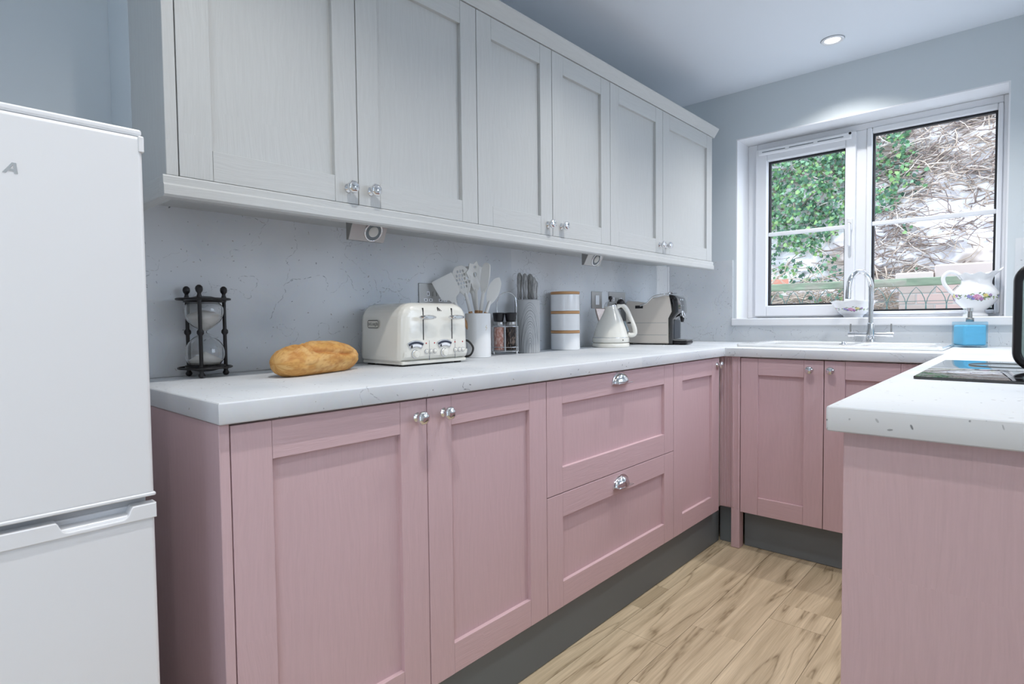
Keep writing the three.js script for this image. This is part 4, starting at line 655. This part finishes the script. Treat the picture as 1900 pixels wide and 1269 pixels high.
{ // black rounded frame with a pale panel, mostly outside the picture
  const o = thing('tablet_stand', 'black rounded frame with a pale panel standing on the hob', 'display', [1.731, YT + 0.0064, 1.44], 0.1), W = 0.244, H = 0.25;
  const s = rrect(W, H, 0.045, 0, H / 2), h = new THREE.Path(); rrect(W - 0.03, H - 0.034, 0.032, 0, H / 2, h); s.holes.push(h); mesh('frame', smooth(extrude(s, 0.034, 0.006, 4, 20), 0.5), M.black, o);
  mesh('panel', extrude(rrect(W - 0.028, H - 0.032, 0.033, 0, H / 2), 0.012, 0.001, 1), std(sRGB(206, 228, 220), 0.35), o, [0, 0, 0.008]); mesh('dark_mark', extrude(rrect(0.15, 0.055, 0.014, 0, H / 2), 0.004), M.black, o, [0, 0, 0.019]);
}

// ---------------------------------------------------------------- the garden bank outside
{
  const ground = structure(tag(mesh('garden_ground', uvBox(new THREE.BoxGeometry(40, 0.1, 40)), std(sRGB(196, 196, 192), 0.9), scene, [1, -0.21, 0]), 'bare ground around the house', 'ground'));
  const bankZ = (x, y) => -2.15 - 0.28 * y * 0.5 - 0.22 * fbm(x * 1.3 + 9, y * 1.3, 4) - 0.09 * fbm(x * 6, y * 6 + 3, 3);
  const g = new THREE.PlaneGeometry(7, 3.7, 420, 240), p = g.attributes.position, col = new Float32Array(p.count * 3), white = sRGB(238, 235, 234), tan = sRGB(186, 168, 154), grey = sRGB(190, 186, 190);
  for (let i = 0; i < p.count; i++) { const x = p.getX(i) + 0.6, y = p.getY(i) + 1.65, r = Math.abs(fbm(x * 5 + y * 3, y * 9 - x * 2, 4) * 2 - 1); p.setXYZ(i, x, y, bankZ(x, y) + 0.09 * r + 0.03 * Math.abs(fbm(x * 16 + 3, y * 22, 3) * 2 - 1)); const c = white.clone().lerp(tan, sstep(0.5, 0.66, fbm(x * 2.2 + 4, y * 2.6 + 11, 4)) * 0.8).lerp(grey, 0.6 * sstep(0.5, 0.62, fbm(x * 14, y * 14, 3))); col[i * 3] = c.r; col[i * 3 + 1] = c.g; col[i * 3 + 2] = c.b; }
  g.setAttribute('color', new THREE.BufferAttribute(col, 3)); g.computeVertexNormals();
  tag(mesh('chalk_bank', g, std(0xffffff, 0.95, { vertexColors: true })), 'rough white chalky bank rising outside the window', 'bank');
  const cols = [sRGB(186, 168, 150), sRGB(156, 138, 124), sRGB(212, 200, 188), sRGB(130, 114, 106)];
  // dry creeper stems over the bank
  const parts = [[], [], [], []];
  for (let k = 0; k < 9500; k++) {
    let x = rr(-1.5, 2.5), y = rr(0.6, 3.3), top = k % 12 === 0 || (y > 2.05 && x > 0.5) || (x < 0.95 && x > 0.6) || rnd() < (x > 0.6 ? 0.4 : 0.16); if (!top) continue;
    const low = k % 12 === 0; if (low) { x = rr(-1.4, 1.0); y = rr(0.85, 1.32); }
    let a = rnd() < 0.7 ? rr(-0.5, 0.9) + (rnd() < 0.5 ? Math.PI : 0) : rr(0, 6.28); const pts = [], n = 5, st = rr(0.04, 0.1); const lift = rr(0.02, 0.1);
    for (let i = 0; i < n; i++) { pts.push([x, y, (low ? -1.92 : bankZ(x, y)) + lift + 0.02 * Math.sin(i * 1.9 + k)]); a += rr(-0.6, 0.6); x += Math.cos(a) * st; y += Math.sin(a) * st * 0.8 - 0.006; }
    parts[k % 4].push(tube(pts, rr(0.0018, 0.0046), 7, 4));
  }
  const vg = parts.map((l, i) => { const m = merge(l), c = new Float32Array(m.attributes.position.count * 3); for (let j = 0; j < c.length; j += 3) { c[j] = cols[i].r; c[j + 1] = cols[i].g; c[j + 2] = cols[i].b; } m.setAttribute('color', new THREE.BufferAttribute(c, 3)); return m; });
  tag(mesh('dry_creeper', mergeGeometries(vg), std(0xffffff, 0.9, { vertexColors: true })), 'tangle of dry brown creeper stems over the bank', 'creeper', null, 'stuff');
  // ivy
  const ls = new THREE.Shape(); ls.setFromPoints([[0, -0.5], [0.16, -0.34], [0.5, -0.3], [0.34, 0.0], [0.4, 0.22], [0.14, 0.2], [0, 0.56], [-0.14, 0.2], [-0.4, 0.22], [-0.34, 0], [-0.5, -0.3], [-0.16, -0.34]].map(([x, y]) => new THREE.Vector2(x, y))); const lg = new THREE.ShapeGeometry(ls); { const q = lg.attributes.position; for (let i = 0; i < q.count; i++) q.setZ(i, 0.22 * Math.abs(q.getX(i)) - 0.12 * q.getY(i) * q.getY(i)); lg.computeVertexNormals(); }
  const N = 26000, leaves = new THREE.InstancedMesh(lg, phys(0xffffff, 0.5, { transmission: 0.25, thickness: 0, side: THREE.DoubleSide }), N), m4 = new THREE.Matrix4(), q4 = new THREE.Quaternion(), e = new THREE.Euler(); leaves.name = 'ivy'; let n = 0;
  const greens = [sRGB(70, 120, 74), sRGB(96, 146, 84), sRGB(60, 104, 76), sRGB(132, 168, 96), sRGB(52, 92, 68), sRGB(120, 160, 120)];
  for (let tries = 0; n < N && tries < 200000; tries++) {
    const x = rr(-2.6, 2.6), y = rr(0.5, 4.2), d = sstep(0.62, 0.42, x - 0.05 * (y - 2) + (fbm(x * 3, y * 3 + 30, 3) - 0.5) * 0.9) * sstep(1.72, 2.05, y + (fbm(x * 2.4 + 5, y * 2, 3) - 0.5) * 1.1) + 0.3 * sstep(0.2, -0.1, x) * sstep(0.45, 0.6, fbm(x * 4 + 71, y * 4, 3)) + 0.85 * sstep(0.95, 0.78, x) * sstep(0.5, 0.62, x) * sstep(1.7, 2.0, y + (fbm(x * 5, y * 5, 2) - 0.5) * 0.8) * sstep(0.42, 0.55, fbm(x * 5 + 2, y * 5, 3)) + 0.5 * sstep(0.6, 0.68, fbm(x * 3.2 + 50, y * 3.2, 3)) * sstep(1.2, 0.6, x);
    const low = tries % 9 === 0 && y < 1.35 && y > 0.8 && x < 1.0 && fbm(x * 5 + 8, y * 5, 2) > 0.5; if (!low && rnd() > d) continue; const s = rr(0.022, 0.048); e.set(rr(-0.9, 0.5), rr(-0.8, 0.8), rr(-1.3, 1.3) + Math.PI); q4.setFromEuler(e); m4.compose(V(x, y, low ? rr(-1.92, -1.8) : bankZ(x, y) + rr(0.03, 0.17)), q4, V(s, s, s)); leaves.setMatrixAt(n, m4); leaves.setColorAt(n, greens[Math.floor(rnd() * 6)].clone().multiplyScalar(rr(0.75, 1.15))); n++;
  }
  leaves.count = n; scene.add(leaves); tag(leaves, 'green ivy leaves climbing over the bank', 'ivy', null, 'stuff');
  // fence: mossy rail with hooped wire below
  const wood = dataTex(256, 256, (x, y, o) => { const k = fbm(x / 30, y / 5, 4), m = fbm(x / 26 + 9, y / 20, 3), t = sstep(0.4, 0.62, m); o[0] = 112 + 70 * k - 16 * t; o[1] = 110 + 66 * k; o[2] = 96 + 60 * k - 8 * t; });
  const railMat = std(0xffffff, 0.85, { map: wood, bumpMap: wood, bumpScale: 0.004 }), f = thing('garden_fence', 'mossy wooden rail with green hooped wire fencing below', 'fence', [0, 0, -1.5]);
  box('rail', -1.4, 3.0, 1.243, 1.297, -0.025, 0.025, railMat, f, { r: 0.006, swap: false }); for (const x of [-1.3, 2.9]) box('post', x - 0.04, x + 0.04, -0.16, 1.242, -0.04, 0.04, railMat, f, { r: 0.006 });
  const wm = std(sRGB(86, 112, 104), 0.5), P = 0.11;
  for (let x = -1.2; x < 2.7; x += P) mesh('wire_hoop', tube([[x, 0.35, 0.03], [x, 0.8, 0.03], [x, 1.12, 0.03], [x + 0.022, 1.19, 0.03], [x + P / 2, 1.235, 0.03], [x + P - 0.022, 1.19, 0.03], [x + P, 1.12, 0.03], [x + P, 0.8, 0.03], [x + P, 0.35, 0.03]], 0.0028, 40, 6), wm, f);
  for (const y of [1.14, 0.98, 0.8, 0.6, 0.4]) mesh('wire_strand', tube([[-1.25, y, 0.033], [2.8, y, 0.033]], 0.0022, 4, 6), wm, f);
  // brick pier with stone cap behind the fence, and one loose brick
  const bricks = [sRGB(196, 160, 148), sRGB(182, 142, 130), sRGB(206, 176, 164), sRGB(190, 170, 158)].map((c) => std(c, 0.9)), pier = thing('brick_pier', 'weathered pink brick wall stub with stone coping behind the fence', 'wall stub', [0.93, 0, -1.86]);
  box('mortar_core', 0.006, 0.524, -0.15, 1.27, 0.006, 0.194, std(sRGB(205, 198, 190), 0.95), pier, { r: 0 });
  for (let r = 0; r < 19; r++) for (let k = -1; k < 3; k++) { const a = Math.max(0, k * 0.212 + (r % 2) * 0.106), b = Math.min(0.53, k * 0.212 + 0.202 + (r % 2) * 0.106); if (b - a > 0.03) box('brick', a, b, -0.14 + r * 0.0745, -0.14 + r * 0.0745 + 0.065, rr(0, 0.004), 0.2, bricks[Math.floor(rnd() * 4)], pier, { r: 0.004 }); }
  box('coping_stone', -0.02, 0.2, 1.275, 1.345, 0, 0.22, std(sRGB(206, 190, 178), 0.9), pier, { r: 0.012, seg: 2 }); box('coping_stone', 0.205, 0.52, 1.275, 1.39, -0.01, 0.215, std(sRGB(198, 180, 170), 0.9), pier, { r: 0.014, seg: 2 });
  const lb = tag(box('loose_brick', -0.1, 0.1, 0, 0.065, -0.05, 0.05, std(sRGB(206, 142, 120), 0.9), scene, { r: 0.008, seg: 2 }), 'single orange brick lying above the fence rail among the stones', 'brick'); lb.position.set(-0.02, 1.333, -2.03); lb.rotation.set(0, 0.3, 0.05);
  // low wall of rough white stones that carries the loose brick
  const rub = thing('rubble_wall', 'low wall of rough white stones behind the fence rail', 'wall', [-1.7, -0.15, -2.0]), sm = [sRGB(208, 202, 196), sRGB(190, 178, 168), sRGB(206, 200, 198)].map((c) => std(c, 0.9));
  box('core', 0.0, 2.6, 0, 1.42, -0.12, 0.03, std(sRGB(206, 200, 198), 0.95), rub, { r: 0 });
  const shapes = [0, 1, 2, 3].map((k) => { const g2 = new THREE.IcosahedronGeometry(1, 2), q = g2.attributes.position; for (let i = 0; i < q.count; i++) { const u = V(q.getX(i), q.getY(i), q.getZ(i)), w = 1 + 0.9 * (fbm(u.x * 2 + k * 7 + 4, u.y * 2 + u.z * 1.7 + 9, 3) - 0.5); q.setXYZ(i, u.x * w * 0.098, u.y * w * 0.058, u.z * w * 0.06); } g2.deleteAttribute('uv'); g2.deleteAttribute('normal'); const m = mergeVertices(g2); m.computeVertexNormals(); return m; });
  for (let r = 0; r < 7; r++) for (let k = 0; k < 13; k++) mesh('stone', shapes[Math.floor(rnd() * 4)], sm[Math.floor(rnd() * 3)], rub, [0.1 + k * 0.2 + (r % 2) * 0.1 + rr(-0.02, 0.02), 0.72 + r * 0.108, rr(-0.005, 0.02)]).rotation.z = rr(-0.25, 0.25);
}
scene.traverse((o) => { if (o.isMesh) { o.castShadow = true; o.receiveShadow = true; } });
renderer.render(scene, camera);
